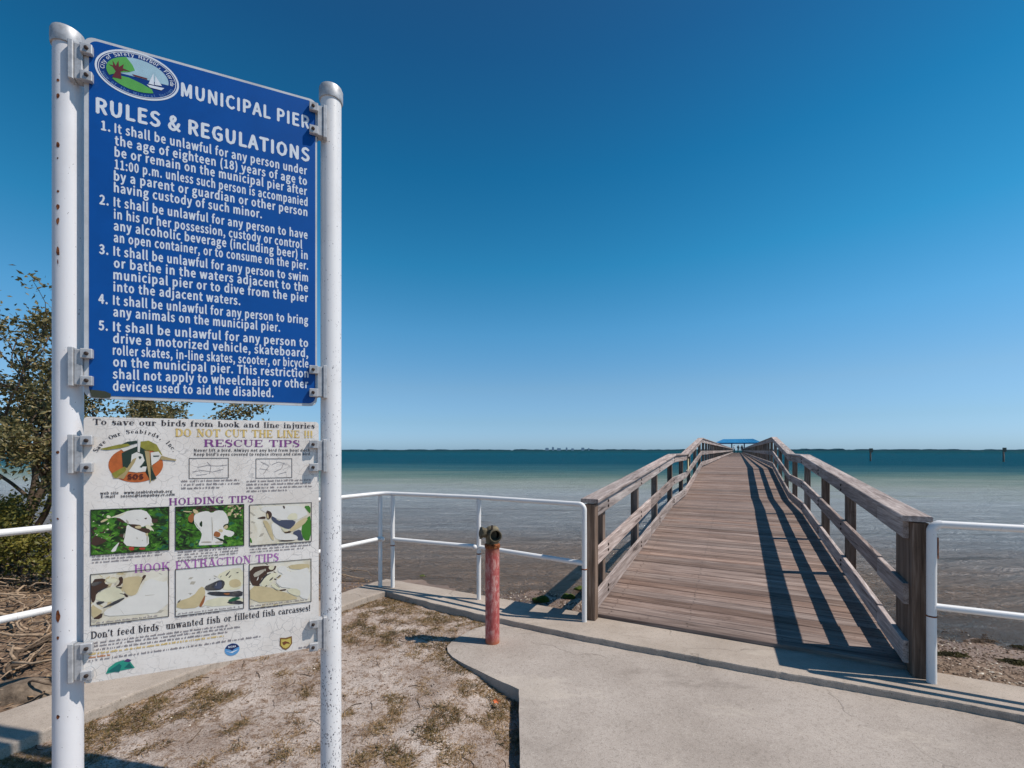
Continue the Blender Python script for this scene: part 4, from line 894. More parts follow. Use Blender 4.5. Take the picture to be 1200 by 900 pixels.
photo(((292,660.8),(365,705)), PH_cream, (288, 655, 14.63), [
  (PD_br, [((70,140),(350,110),(480,130),(530,110),(500,200),(330,240),(230,420),(250,470),(75,450)), ((960,80),(980,90),(970,185)), ((570,530),(700,510),(690,540),(590,550)), ((730,220),(790,215),(750,255))]),
  (PH_fold, [((120,250),(300,170),(340,200),(160,330)), ((300,180),(350,160),(340,220))]),
  (PD_cr, [((240,430),(330,290),(480,230),(560,250),(480,350),(400,450),(300,480)), ((420,450),(480,400),(600,510),(560,540)), ((390,120),(500,115),(470,190),(400,180))]),
  (PD_tn, [((75,460),(360,470),(600,550),(740,590),(930,680),(700,710),(75,755)), ((720,110),(950,80),(1100,90),(1080,170),(900,180),(760,170))]),
  (PH_dk, [((230,410),(330,270),(460,230),(340,300),(250,430)), ((320,480),(360,440),(370,460)), ((540,310),(600,260),(590,300),(500,340)), ((480,410),(590,490),(580,495)), ((390,450),(560,550),(540,550)), ((420,340),(480,300),(460,350),(400,380))]),
  (PH_wh, [((560,130),(700,110),(720,230),(900,190),(1110,130),(1110,690),(930,670),(900,520),(700,490),(600,480),(500,380),(600,310),(640,250),(550,220)), ((180,380),(225,280),(215,350))]),
  (PD_cr, [((700,500),(930,510),(940,650),(740,590))])],
  [(PD_tn, 20, A_, .02, .07), (PD_br, 16, (0,.4,.45,1), .02, .07)])
# small emblems along the foot
K6 = 4.287
def P6(p): return pxs(p, 0, 640, K6)
fl = Flat(ORG2, -.0010); fl.poly(P6([(532,641),(545,612),(580,585),(620,572),(655,580),(678,610)])); fl.link('green_emblem', m_flat('teal_print', (40,150,130), .5), t2)
fl = Flat(ORG2, -.0013); fl.poly(P6([(540,630),(600,590),(612,600),(600,632)])); fl.poly(P6([(625,610),(650,585),(668,612)])); fl.link_each('green_emblem_detail', m_flat('deep_teal_print', (24,106,104), .5), t2)
fl = Flat(ORG2, -.0015); fl.poly(P6([(622,578),(640,565),(662,572),(648,582)])); fl.link('emblem_mark', m_flat('plum_print', (84,60,110), .5), t2)
cc = sp(272.1, 761); r_ = .0265
fl = Flat(ORG2, -.0010); fl.ell(cc, r_, r_*.95); fl.link('round_emblem', m_flat('pale_blue_print', (96,158,210), .5), t2)
fl = Flat(ORG2, -.0013); fl.poly([(cc[0]+r_*a, cc[1]+r_*c) for a, c in ((-.95,.3),(-.6,.75),(0,.95),(.6,.75),(.95,.3),(.3,.05),(0,-.2),(-.3,.05))]); fl.link('emblem_mark', m_flat('navy_print', (30,44,92), .5), t2)
fl = Flat(ORG2, -.0016); fl.text("NOAA", cc[0]-.014, cc[0]+.014, cc[1]+.008, .008, .02); fl.poly([(cc[0]+r_*a, cc[1]+r_*c) for a, c in ((-.9,-.1),(-.2,-.35),(.9,-.1),(0,-.55))]); fl.link('emblem_lettering', M_letter, t2)
cc = sp(335.1, 753.6); r_ = .027
fl = Flat(ORG2, -.0010); fl.poly([(cc[0]+r_*a, cc[1]+r_*c) for a, c in ((-.85,1),(0,.85),(.85,1),(.9,-.2),(.5,-.8),(0,-1.1),(-.5,-.8),(-.9,-.2))]); fl.link('shield_emblem', m_flat('brown_print', (130,94,50), .5), t2)
fl = Flat(ORG2, -.0013); fl.poly([(cc[0]+r_*.8*a, cc[1]+r_*.8*c) for a, c in ((-.85,.9),(0,.75),(.85,.9),(.9,-.2),(.5,-.8),(0,-1.05),(-.5,-.8),(-.9,-.2))]); fl.link('shield_field', m_flat('gold_print', (206,184,96), .5), t2)
fl = Flat(ORG2, -.0016); fl.poly([(cc[0]+r_*a, cc[1]+r_*c) for a, c in ((-.55,.2),(-.1,.35),(.4,.1),(.6,-.2),(.1,-.05),(-.3,-.3))]); fl.link('emblem_mark', m_flat('brown_mark_print', (120,70,44), .5), t2)
brackets(t2, ORG2, [('l', 532), ('l', 776), ('r', 534), ('r', 741)])

# ================================================================== PIER
PROF = [(-.5,.03),(0,.03),(5.65,.40),(8.0,.40),(13.5,.93),(140,.93)]
def dz(u):
    for (a, za), (c, zc) in zip(PROF, PROF[1:]):
        if u <= c: return za+(zc-za)*(u-a)/(c-a)
    return PROF[-1][1]
UEND = 126.
pier = thing('wooden_pier', 'long weathered plank pier rising in a hump over the bay towards the blue roof', 'pier', PV(0, 0, 0), ANG-math.pi/2)
# local frame of the pier: x = v, y = u
PITCH = .146; n_plank = 0; far = MB()
pm = [MB().cbox(-1.205-.012*rng.random(), 1.205+.012*rng.random(), 0, .1385, -.038, 0, .0045).mesh('deck_plank', M_deck) for _ in range(5)]
u = .055
while u < UEND:
    z = dz(u+.07); sl_ = math.atan2(dz(u+.1)-dz(u+.04), .06)
    if n_plank < 300:
        obj('deck_plank', pm[rng.randrange(5)], pier, (rng.uniform(-.006, .006), u+rng.uniform(-.0015, .0015), dz(u)+rng.uniform(-.0015, .002)), (sl_, rng.uniform(-.0006, .0006), rng.uniform(-.0008, .0008)))
    else: far.box(-1.21, 1.21, u, u+.137, z-.038, z+rng.uniform(-.002, .002))
    n_plank += 1; u += PITCH
o = kind(obj('deck_planks_beyond', far.mesh('deck_planks_beyond', M_deck), pier), 'stuff')
# nail heads
m = MB(); u = .055; k = 0
while k < 110:
    for v in (-1.02, -.35, .35, 1.02):
        for du in (.04, .10):
            z = dz(u+du)+.0025; a, c = v+rng.uniform(-.012, .012), u+du+rng.uniform(-.006, .006)
            m.add([(a+.0068*math.cos(q*1.047), c+.0068*math.sin(q*1.047), z) for q in range(6)], [(0,1,2,3,4,5)])
    k += 1; u += PITCH
kind(obj('nail_heads', m.mesh('nail_heads', M_bolt), pier), 'stuff')
# joists, bents and piles
segs = [(.12,5.65),(5.65,8),(8,13.5)]+[(13.5+3.8*i, 13.5+3.8*(i+1)) for i in range(29)]
for a, c in segs:
    for v in (-1.13, -.4, .4, 1.13):
        m = MB().cbox(0, c-a, -.022, .022, dz(a)-.26, dz(a)-.040, .003, dz(c)-dz(a))
        obj('joist', m.mesh('joist', M_post), pier, (v, a, 0), (0, 0, math.pi/2))
for i, a in enumerate([3.7, 5.65, 8.0, 10.7, 13.5]+[13.5+3.8*i for i in range(1, 30)]):
    m = MB().cbox(-1.35, 1.35, -.07, .07, dz(a)-.48, dz(a)-.262, .005)
    obj('cross_beam', m.mesh('cross_beam', M_post), pier, (0, a, 0))
    for v in (-1.0, 1.0):
        obj('pile', MB().lathe([(.13, -2.6), (.12, dz(a)-.482)], 12).mesh('pile', M_post, True), pier, (v, a, 0))

def rail_side(sgn, label):
    r = thing('pier_railing', label, 'railing', PV(0, sgn*1.15, 0), ANG-math.pi/2, 'wooden railings along the pier')
    inn = 1.072 if sgn > 0 else 1.12
    X = lambda v: sgn*(v-1.15)            # local x from absolute |v|
    # end post
    w = .088 if sgn > 0 else .095
    dep = .36 if sgn > 0 else .10
    m = MB(); xa, xb = sorted((X(inn-.004), X(inn+w))) if sgn < 0 else (X(inn+.032), X(inn+.032+w)); m.zbox(xa, xb, -.05, dep-.05, -.01, 1.055, .006)
    obj('end_post', m.mesh('end_post', M_post), r)
    us = ([.42] if sgn < 0 else [])+[2.13, 3.72, 5.6, 7.6, 9.5, 11.45, 13.4]
    while us[-1] < UEND-2: us.append(us[-1]+1.9)
    hp = {}
    for uu in us:
        H = round(dz(uu), 3)
        xa, xb = sorted((X(inn+.040), X(inn+.040+.09)))
        if H not in hp:
            hp[H] = MB().zbox(xa, xb, -.045, .045, -.30, 1.030, .005).mesh('post', M_post)
        obj('post', hp[H], r, (0, uu, dz(uu)))
    # boards
    br = [0.05, 2.9, 5.65, 8.0, 10.7, 13.5] if sgn < 0 else [.02, .68, 3.72, 5.65, 8.0, 10.7, 13.5]
    while br[-1] < UEND-4: br.append(br[-1]+3.8)
    for a, c in zip(br, br[1:]):
        for nm, zl, zh in (('top_board', .905, 1.032), ('middle_rail', .455, .600), ('bottom_rail', .045, .200)):
            st_ = a+(dep-.05 if False else 0); L = c-a-.006; rise = dz(c)-dz(a)
            m = MB(); ya, yb = sorted((-(X(inn)), -(X(inn+.038))))
            off = -.012 if (sgn > 0 and a < .1 and nm != 'top_board') else 0
            m.cbox(0, L, ya, yb, dz(a)+zl+off+rng.uniform(-.004, .004), dz(a)+zh+off, .004, rise)
            obj(nm, m.mesh(nm, M_rail), r, (0, a, 0), (0, 0, math.pi/2))
        m = MB(); ya, yb = sorted((-(X(inn-.03)), -(X(inn+.135)))); a2 = a-.09 if a < .1 else a
        m.cbox(0, c-a2-.005, ya, yb, dz(a)+1.034, dz(a)+1.072, .006, dz(c)-dz(a))
        obj('cap_board', m.mesh('cap_board', M_rail), r, (0, a2, 0), (0, 0, math.pi/2))
    me = MB().lathe([(.015, 0), (.014, .006), (.005, .010)], 8, axis='X').mesh('carriage_bolt', M_bolt)
    for uu in us[:9]:
        for z in (.50, .555, .10, .15, .94, .99):
            obj('carriage_bolt', me, r, (X(inn)+(-.001*sgn), uu, dz(uu)+z), (0, 0, math.pi if sgn > 0 else 0))
    return r
rail_side(-1, 'sunlit left wooden railing of the pier, starting beside the white pipe rail corner')
rail_side(1, 'right wooden railing of the pier, throwing striped shadows on the planks')

# small cream plate on the left railing
t = thing('notice_plate', 'small cream plate hanging on the left pier railing at the landing', 'plate', PV(8.15, -1.09, dz(8.15)+.62), ANG-math.pi/2)
obj('plate', MB().box(-.006, .006, -.11, .11, 0, .30).mesh('plate', m_flat('cream_paint', (222,208,168), .5)), t)
obj('plate_strap', MB().box(-.02, .008, -.01, .01, .25, .42).mesh('plate_strap', M_bolt), t)

# pavilion
pv = thing('pavilion', 'open pavilion with bright blue hipped metal roof at the far end of the pier', 'pavilion', PV(131, 0, .93), ANG-math.pi/2)
M_roof = m_flat('blue_metal_roof', (44,128,178), .4, .4, 0, .08, 1.)
M_dkp = m_flat('dark_blue_posts', (40,62,84), .5); M_wd2 = M_post
hw, hd, rw = 5.5, 4.6, 3.6
m = MB().add([(-hw,-hd,2.6),(hw,-hd,2.6),(hw,hd,2.6),(-hw,hd,2.6),(-rw,-.6,3.65),(rw,-.6,3.65),(rw,.6,3.65),(-rw,.6,3.65)],
             [(0,1,5,4),(1,2,6,5),(2,3,7,6),(3,0,4,7),(4,5,6,7)])
m.box(-hw,hw,-hd-.02,-hd+.1,2.4,2.6).box(-hw,hw,hd-.1,hd+.02,2.4,2.6).box(-hw-.02,-hw+.1,-hd+.1,hd-.1,2.4,2.6).box(hw-.1,hw+.02,-hd+.1,hd-.1,2.4,2.6)
rf_ = obj('roof', m.mesh('roof', M_roof), pv)
for i in range(14):
    x = -hw+.4+i*(2*hw-.8)/13; xt = x*rw/hw
    obj('roof_seam', MB().tube([(x,-hd,2.63),(xt,-.6,3.68)], .03, 4).mesh('roof_seam', M_roof), rf_)
for x in (-4.6, -1.5, 1.5, 4.6):
    for y in (-3.9, 3.9): obj('post', MB().box(x-.1,x+.1,y-.1,y+.1,-.1,2.4).mesh('post', M_dkp), pv)
obj('platform', MB().box(-5,5,-4.4,4.4,-.3,-.001).mesh('platform', M_deck), pv)
for y in (-4.3,): 
    for x0, x1 in ((-5,-1.3),(1.3,5)):
        for z in (.3,.65,1.0): obj('guard_rail', MB().box(x0,x1,y-.03,y+.03,z,z+.1).mesh('guard_rail', M_rail), pv)
for x in (-4.4, 4.4):
    for y in (-3.6, 3.6): obj('pile', MB().lathe([(.18,-3.6),(.18,-.32)], 10).mesh('pile', M_post), pv)

# ---- people far along the pier
def person(u, v, label, shirt, legs_c, turn, arm, lean=0.):
    t = thing('person', label, 'person', PV(u, v, dz(u)+.012), turn, 'people standing far along the pier')
    J = [('pelvis',(0,0,.93),.13),('spine',(0,.01,1.15),.13),('chest',(0,.0,1.36),.15),('neck',(0,0,1.50),.06),('headb',(0,-.01,1.58),.085),('headt',(0,-.01,1.70),.08),
         ('hl',(-.09,0,.88),.10),('kl',(-.11,-.03,.49),.07),('al',(-.12,.02,.09),.045),('fl',(-.13,-.15,.04),.04),
         ('hr',(.09,0,.88),.10),('kr',(.11,-.05,.49),.07),('ar',(.13,0,.09),.045),('fr',(.15,-.17,.04),.04),
         ('sl',(-.19,0,1.40),.07),('el',(-.25,.02,1.12),.05),('wl',(-.24,-.08,.88),.035),('dl',(-.24,-.11,.78),.035),
         ('sr',(.19,0,1.40),.07),('er',(.25,-.02+arm[0],1.14+arm[1]),.05),('wr',(.22,-.16+arm[0]*2,1.0+arm[2]),.035),('dr',(.21,-.24+arm[0]*2,1.0+arm[2]),.035)]
    E = [(0,1),(1,2),(2,3),(3,4),(4,5),(0,6),(6,7),(7,8),(8,9),(0,10),(10,11),(11,12),(12,13),(2,14),(14,15),(15,16),(16,17),(2,18),(18,19),(19,20),(20,21)]
    me = bpy.data.meshes.new('body'); me.from_pydata([j[1] for j in J], E, [])
    skin = m_flat('skin_tone', (176,130,104), .6); me.materials.append(skin); me.materials.append(shirt); me.materials.append(legs_c)
    o = obj('body', me, t); md = o.modifiers.new('skin', 'SKIN')
    for i, j in enumerate(J): me.skin_vertices[0].data[i].radius = (j[2], j[2]*.8)
    me.skin_vertices[0].data[0].use_root = True
    sb = o.modifiers.new('sub', 'SUBSURF'); sb.levels = 1; sb.render_levels = 1
    dg = bpy.context.evaluated_depsgraph_get(); nm = bpy.data.meshes.new_from_object(o.evaluated_get(dg))
    o.modifiers.clear(); o.data = nm; nm.name = 'body'
    for p in nm.polygons:
        z = p.center.z; x = abs(p.center.x); p.use_smooth = True
        p.material_index = 1 if .92 < z < 1.47 and x < .34 else (2 if z <= .92 and x < .20 else 0)
    hr = MB().lathe([(.001,1.755),(.06,1.745),(.088,1.70),(.092,1.64),(.07,1.59)][::-1], 10); obj('hair', hr.mesh('hair', M_bolt, True), t, (0,.015,0))
    return t
S1 = m_flat('dark_shirt', (44,46,58), .8); S2 = m_flat('pale_shirt', (206,206,206), .8); S3 = m_flat('navy_shirt', (34,48,84), .8); L1 = m_flat('dark_trousers', (34,36,46), .8); L2 = m_flat('grey_shorts', (96,92,88), .8)
person(106, -.75, 'leftmost of four people on the far pier, in a pale shirt', S2, L1, .4, (0,0,0))
person(104, .05, 'second of the four people on the far pier, in dark clothes by the pavilion', S1, L1, 2.6, (-.1,.05,.12))
person(108, .75, 'third of four people on the far pier, in dark shirt and grey shorts', S1, L2, -.5, (0,0,0))
person(118, 1.0, 'farthest person on the pier, in navy, right under the blue roof edge', S3, L1, 1.3, (-.1,.1,.3))

# ================================================================== WHITE PIPE RAILS
PR_R = .0225
def smooth_tube(name, pts, parent, rad=PR_R, seg=16, mat=None, loc=(0,0,0)):
    m = MB().tube(pts, rad, seg); o = obj(name, m.mesh(name, mat or M_pipe, True), parent, loc); smooth_angle(o, 50); return o
A = Vector((.655, 4.055, 0)); B = Vector((-.345, 4.66, 0)); Cc = Vector((-1.35, 5.07, 0)); Dd = Vector((-1.50, 5.10, 0)); E = Vector((-3.03, 2.65, 0))
Ed = (E-Dd).normalized(); F2 = E+Ed*1.2
t = thing('pipe_rail', 'white pipe rail left of the pier, turning a corner behind the signs', 'railing', (-.9, 4.9, 0), 0, 'white pipe railings on the sea wall')
def lc(p, z=0.): return (p.x+.9, p.y-4.9, z)
TOP, MIDZ = 1.06, .545
for nm, p in (('post', B), ('post', Cc), ('post', Dd), ('post', Dd+Ed*1.15), ('post', Dd+Ed*2.3), ('post', F2)):
    smooth_tube(nm, [lc(p, -.01), lc(p, .5), lc(p, TOP-.02)], t)
dAB = (B-A).normalized()
bend = [lc(A, -.01), lc(A, .5), lc(A, TOP-.06)]+[lc(A+dAB*(.05*(1-math.cos(q))), TOP-.05+.05*math.sin(q)) for q in (.2,.5,.8,1.1,1.35,1.57)]
smooth_tube('end_post', bend, t)
smooth_tube('top_rail', [lc(A+dAB*.045, TOP), lc(B, TOP), lc(Cc, TOP), lc(Cc+(Dd-Cc)*.5, TOP+.002), lc(Dd+Ed*.06, TOP), lc(Dd+Ed*1.2, TOP), lc(E, TOP), lc(F2, TOP)], t)
smooth_tube('middle_rail', [lc(A, MIDZ-.02), lc(B, MIDZ)], t); smooth_tube('middle_rail', [lc(B, MIDZ), lc(Cc, MIDZ)], t)
smooth_tube('middle_rail', [lc(Dd, MIDZ), lc(Dd+Ed*1.2, MIDZ), lc(E, MIDZ), lc(F2, MIDZ)], t)
ball = MB().lathe([(.004,-.026),(.018,-.02),(.026,0),(.018,.02),(.004,.026)], 14).mesh('rail_fitting', M_pipe, True)
for p, z in ((B+dAB*-.0+Vector((-.04,-.01,0)), MIDZ), (Dd+Vector((.035,-.035,0)), MIDZ)): obj('rail_fitting', ball, t, lc(p, z))
for p in (A, B, Cc): obj('rust_collar', MB().lathe([(PR_R+.001,-.006),(PR_R+.004,0),(PR_R+.001,.006)], 16).mesh('rust_collar', M_rust, True), t, lc(p, MIDZ-.07))
# right rail
A2 = Vector((2.80, 2.99, 0)); dR = Vector((.8990, -.4380, 0)).normalized()
t = thing('pipe_rail', 'white pipe rail right of the pier, starting at the big wooden end post', 'railing', A2, 0, 'white pipe railings on the sea wall')
l2 = lambda d, z: tuple((dR*d)+Vector((0, 0, z)))
RR = .027
smooth_tube('end_post', [l2(0,-.01), l2(0,.5), l2(0,TOP-.05)]+[l2(.05*(1-math.cos(q)), TOP-.05+.05*math.sin(q)) for q in (.2,.5,.8,1.1,1.35,1.57)], t, RR)
smooth_tube('top_rail', [l2(.045, TOP), l2(1.2, TOP), l2(2.4, TOP), l2(4.8, TOP), l2(6, TOP)], t, .024)
smooth_tube('middle_rail', [l2(.0, .51), l2(2.4, .51), l2(6, .51)], t, .022)
for d in (2.4, 4.8): smooth_tube('post', [l2(d,-.01), l2(d,TOP)], t, .024)
obj('rust_collar', MB().lathe([(RR+.001,-.005),(RR+.004,0),(RR+.001,.005)], 16).mesh('rust_collar', M_rust, True), t, (0,0,.445))
obj('rust_drip', MB().box(-.001,.004,-.004,.004,.83,.97).mesh('rust_drip', M_rust), t, tuple(dR*.031))

# ================================================================== RED STANDPIPE
sp0 = G(577, 752.5, -.05)
t = thing('standpipe', 'faded red fire standpipe with tarnished bronze outlets, standing on the corner of the path', 'standpipe', sp0, 0)
def m_red():
    tt = NT('faded_red_paint'); c = tt.coords('Object', (1,1,.5)); n = tt.noise(c, 30., 6, .72, .4); n2 = tt.noise(c, 6., 4, .6)
    z = tt.n('SeparateXYZ', None, Vector=tt.coords('Object')).outputs[2]
    col = tt.ramp(n, [(.36, lin(156,66,64)), (.50, lin(178,96,92)), (.60, lin(198,150,142))])
    col = tt.mix(tt.math('MULTIPLY', tt.fac(n2, .4, .7), .5), col, lin(176,72,64))
    col = tt.mix(tt.math('MULTIPLY', tt.fac(tt.noise(c, 50., 5, .7), .62, .7), .8), col, lin(214,196,190))
    col = tt.mix(tt.fac(z, .07, .0), col, lin(168,96,70)); col = tt.mix(tt.math('MULTIPLY', tt.fac(z, .70, .80), .8), col, lin(120,66,44))
    return tt.pbr(col, .62, 0, tt.bump(n, .25, .003), .35)
M_red = m_red()
M_brz = m_rock('tarnished_bronze', (52,48,40), (128,118,98)); M_in = m_flat('bore_shade_black', (16,18,14), .9)
rr = .059
o = obj('pipe', MB().lathe([(rr,-.02),(rr,.3),(rr,.55),(rr,.79)], 32).mesh('pipe', M_red, True), t); smooth_angle(o)
o = obj('rust_collar', MB().lathe([(rr+.004,.79),(rr+.006,.795),(rr+.006,.815),(rr-.004,.825)], 32).mesh('rust_collar', M_rust, True), t); smooth_angle(o)
o = obj('fitting_body', MB().lathe([(.052,.82),(.054,.85),(.060,.88),(.060,.92),(.05,.955),(.03,.968)], 24).mesh('fitting_body', M_brz, True), t); smooth_angle(o, 60)
# outlet facing the path (towards the camera and a little right) – hollow
out1 = obj('hose_outlet', None or MB().lathe([(.038,-.06),(.038,.05),(.043,.054),(.052,.058),(.052,.092),(.046,.095),(.042,.092),(.0385,.03),(.004,.028)], 28).mesh('hose_outlet', M_brz, True), t, (.012,-.02,.905), (R(90),0,R(12))); smooth_angle(out1, 40)
obj('bore_shade_disc', MB().lathe([(.038,.031),(.002,.031)], 24).mesh('bore_shade_disc', M_in), out1)  # near-black disc paints the shade deep inside the outlet
bm = None
out2 = obj('hose_outlet', MB().lathe([(.032,-.05),(.032,.035),(.040,.038),(.040,.060),(.045,.063),(.045,.082),(.03,.088),(.01,.089)], 24).mesh('hose_outlet', M_brz, True), t, (-.02,-.005,.908), (R(80),0,R(-68))); smooth_angle(out2, 40)
for k in range(3):
    a = k*2.09+.4; obj('lug', MB().box(-.008,.008,-.008,.008,.064,.080).mesh('lug', M_brz), out2, (.047*math.cos(a), .047*math.sin(a), 0))
obj('clamp_bolt', MB().tube([(0,0,-.02),(0,0,.03)], .007, 8).mesh('clamp_bolt', M_bolt), t, (.0,-.06,.955))

OCT = [(0,2,4),(2,1,4),(1,3,4),(3,0,4),(2,0,5),(1,2,5),(3,1,5),(0,3,5)]
def pebble(m, x, y, z, s, r):
    a = r.uniform(0, 3.14); sx, sy, sz = s*r.uniform(.7,1.3), s*r.uniform(.6,1.1), s*r.uniform(.3,.6); ca, sa = math.cos(a), math.sin(a)
    v = [(sx,0,0),(-sx,0,0),(0,sy,0),(0,-sy,0),(0,0,sz),(0,0,-sz)]
    m.add([(x+p[0]*ca-p[1]*sa, y+p[0]*sa+p[1]*ca, z+p[2]+s*.1*r.uniform(-1,1)) for p in v], OCT)
# ================================================================== GROUND COVER
def clump(x, y): return .6*fbm(x, y, 1.5, 4, 21.)+.75*fbm(x, y, 6., 4, 33.)
def blades(name, mat, n, thr, hgt, seed, flat=.5, wid=.0028):
    r = random.Random(seed); m = MB(); tries = 0; c = 0
    while c < n and tries < n*40:
        tries += 1
        x = r.uniform(-3.0, .1); y = r.uniform(1.5, 5.0)
        if not inside(x, y, dirt_poly): continue
        d = clump(x, y)
        nearE = any(math.hypot(x-ex, y-ey) < .14 for ex, ey in edge[2:9]) or abs(uv_of(x, y)[0]+.42) < .06
        if d < thr and not (nearE and r.random() < .5): continue
        z = dirt_z(x, y)-.004; h = hgt*r.uniform(.4, 1.2); a = r.uniform(0, 6.28); ln = r.uniform(.3, 1.6)*flat*2
        dx, dy = math.cos(a), math.sin(a); w = wid*r.uniform(.6, 1.4)
        p0 = (x-dy*w, y+dx*w, z); p1 = (x+dy*w, y-dx*w, z)
        mx, my, mz = x+dx*h*ln*.4, y+dy*h*ln*.4, z+h*.6; tx, ty, tz = x+dx*h*ln, y+dy*h*ln, z+h*r.uniform(.5, 1.)
        m.add([p0, p1, (mx+dy*w*.7, my-dx*w*.7, mz), (mx-dy*w*.7, my+dx*w*.7, mz), (tx, ty, tz)], [(0,1,2,3),(3,2,4)])
        c += 1
    return kind(obj(name, m.mesh(name, mat)), 'stuff')
blades('grass', M_grass, 16000, .15, .020, 1, 1.1, .0024)
blades('dry_grass', M_dry, 34000, .04, .015, 2, 1.9, .0019)
# stronger tufts
r = random.Random(77); m = MB(); k = 0
while k < 90:
    x0 = r.uniform(-2.6, .05); y0 = r.uniform(1.6, 4.9)
    if not inside(x0, y0, dirt_poly) or clump(x0, y0) < .04: continue
    k += 1
    for _ in range(r.randint(14, 40)):
        x, y = x0+r.gauss(0,.022), y0+r.gauss(0,.016)
        if not inside(x, y, dirt_poly): continue
        z = dirt_z(x, y)-.003; h = r.uniform(.012, .038); a = r.uniform(0, 6.28); w = .0022; dx, dy = math.cos(a), math.sin(a); ln = r.uniform(.2, 1.)
        m.add([(x-dy*w, y+dx*w, z), (x+dy*w, y-dx*w, z), (x+dx*h*ln, y+dy*h*ln, z+h)], [(0,1,2)])
kind(obj('grass_tufts', m.mesh('grass_tufts', M_grass)), 'stuff')
r = random.Random(5); m = MB()
for _ in range(7000):
    x = r.uniform(-3.0, .05); y = r.uniform(1.5, 5.0)
    if not inside(x, y, dirt_poly) or (clump(x, y) < -.05 and r.random() < .75): continue
    z = dirt_z(x, y)+.003; s_ = r.uniform(.003, .009); a = r.uniform(0, 6.28); t1 = r.uniform(-.5, .5)
    q = []
    for k, (lx, ly) in enumerate(((-1,0),(0,.5),(1,0),(0,-.5))):
        q.append((x+s_*(lx*math.cos(a)-ly*math.sin(a)), y+s_*(lx*math.sin(a)+ly*math.cos(a)), z+s_*.5*(t1*lx+.3)))
    m.add(q, [(0,1,2,3)])
kind(obj('leaf_litter', m.mesh('leaf_litter', M_litter)), 'stuff')
# little runners and twigs in the dirt
m = MB(); r = random.Random(9)
for _ in range(130):
    x = r.uniform(-2.6, 0); y = r.uniform(1.8, 4.8)
    if not inside(x, y, dirt_poly): continue
    a = r.uniform(0, 6.28); pts = []
    for k in range(5):
        pts.append((x, y, dirt_z(x, y)+.003)); a += r.uniform(-.6, .6); x += .03*math.cos(a); y += .03*math.sin(a)
    m.tube(pts, r.uniform(.0012, .003), 4)
kind(obj('twigs', m.mesh('twigs', M_bark)), 'stuff')
m = MB(); r = random.Random(51); k = 0
while k < 2600:
    x = r.uniform(-2.8, .1); y = r.uniform(1.5, 4.95)
    if not inside(x, y, dirt_poly): continue
    k += 1; pebble(m, x, y, dirt_z(x, y)+.001, r.choice((.0015,.002,.003,.003,.005,.008)), r)
kind(obj('pebbles', m.mesh('pebbles', M_shell)), 'stuff')
# orange fallen leaf
g = G(583, 823, -.09); m = MB()
for k in range(7):
    a = k*.9; m.add([(.0,.0,.004),(.018*math.cos(a),.018*math.sin(a),.014),(.032*math.cos(a+.3),.032*math.sin(a+.3),.008),(.018*math.cos(a+.6),.018*math.sin(a+.6),.003)], [(0,1,2,3)])
tag(obj('fallen_leaf', m.mesh('fallen_leaf', m_flat('orange_leaf', (206,104,58), .7)), None, g), 'crumpled orange leaf lying in the dry grass by the path edge', 'leaf')

# shells and pebbles on the beach
m = MB(); r = random.Random(15)
cnt = 0
while cnt < 15000:
    uu = r.uniform(.12, 3.0); vv = r.uniform(-3.4, 5.5); p = PV(uu, vv); d = shore_d(p.x, p.y)
    if d > .5 or r.random() < (d+.2)*1.2: continue
    if -1.25 < vv < 1.15 and r.random() < .8: continue
    pebble(m, p.x, p.y, bed_z(p.x, p.y)+.004, r.choice((.005,.007,.009,.009,.012,.016)), r); cnt += 1
kind(obj('shell_gravel', m.mesh('shell_gravel', M_shell)), 'stuff')

def rock(name, p, sx, sy, sz, mat, label, cat, group=None, seed=0, rz=0., sub=3, rough=.35):
    bm = bmesh.new(); bmesh.ops.create_icosphere(bm, subdivisions=sub, radius=1)
    for v in bm.verts:
        n = mnoise.noise(v.co*1.6+Vector((seed,0,0)))*rough+mnoise.noise(v.co*4.5+Vector((0,seed,0)))*rough*.4
        v.co = v.co*(1+n); v.co.x *= sx; v.co.y *= sy; v.co.z = max(v.co.z, -.5)*sz
    me = bpy.data.meshes.new(name); bm.to_mesh(me); bm.free(); me.materials.append(mat)
    me.polygons.foreach_set('use_smooth', [True]*len(me.polygons))
    return tag(obj(name, me, None, p, (0,0,rz)), label, cat, group)
def weed(p, sx, sy, label, mat, seed, n=150):
    r = random.Random(seed); m = MB()
    for _ in range(n):
        a = r.uniform(0, 6.28); q = r.random()**.5; x, y = sx*q*math.cos(a), sy*q*math.sin(a); pts = []; b_ = r.uniform(0, 6.28)
        for k in range(4):
            pts.append((x, y, .006+.03*(1-q)*r.random())); b_ += r.uniform(-.9, .9); x += .016*math.cos(b_); y += .012*math.sin(b_)
        m.tube(pts, [.003, .005, .004, .002], 4)
    return tag(obj('seaweed_clump', m.mesh('seaweed_clump', mat), None, p), label, 'seaweed')
def onbed(px, py, z=-.5):
    for _ in range(6):
        g = G(px, py, z); z = bed_z(g.x, g.y)
    g.z = z; return g
rock('mossy_rock', onbed(634, 706), .13, .09, .08, M_moss, 'bright green mossy rock on the shore just behind the sea wall, left of the pier', 'rock', None, 3)
rock('mossy_rock', onbed(666, 701), .10, .08, .06, M_moss, 'dark mossy rock in the shadow under the left pier edge', 'rock', None, 5)
rock('mossy_rock', onbed(680, 692), .09, .07, .06, M_moss, 'small mossy stone nearest the left white end post', 'rock', None, 7)
rock('mossy_rock', onbed(495, 676), .07, .05, .03, M_moss, 'little green tuft of algae on wet sand behind the pipe rail corner', 'rock', None, 8)
weed(onbed(1113, 768), .17, .06, 'dark seaweed clump on the shell beach just right of the white end post', M_weed, 11)
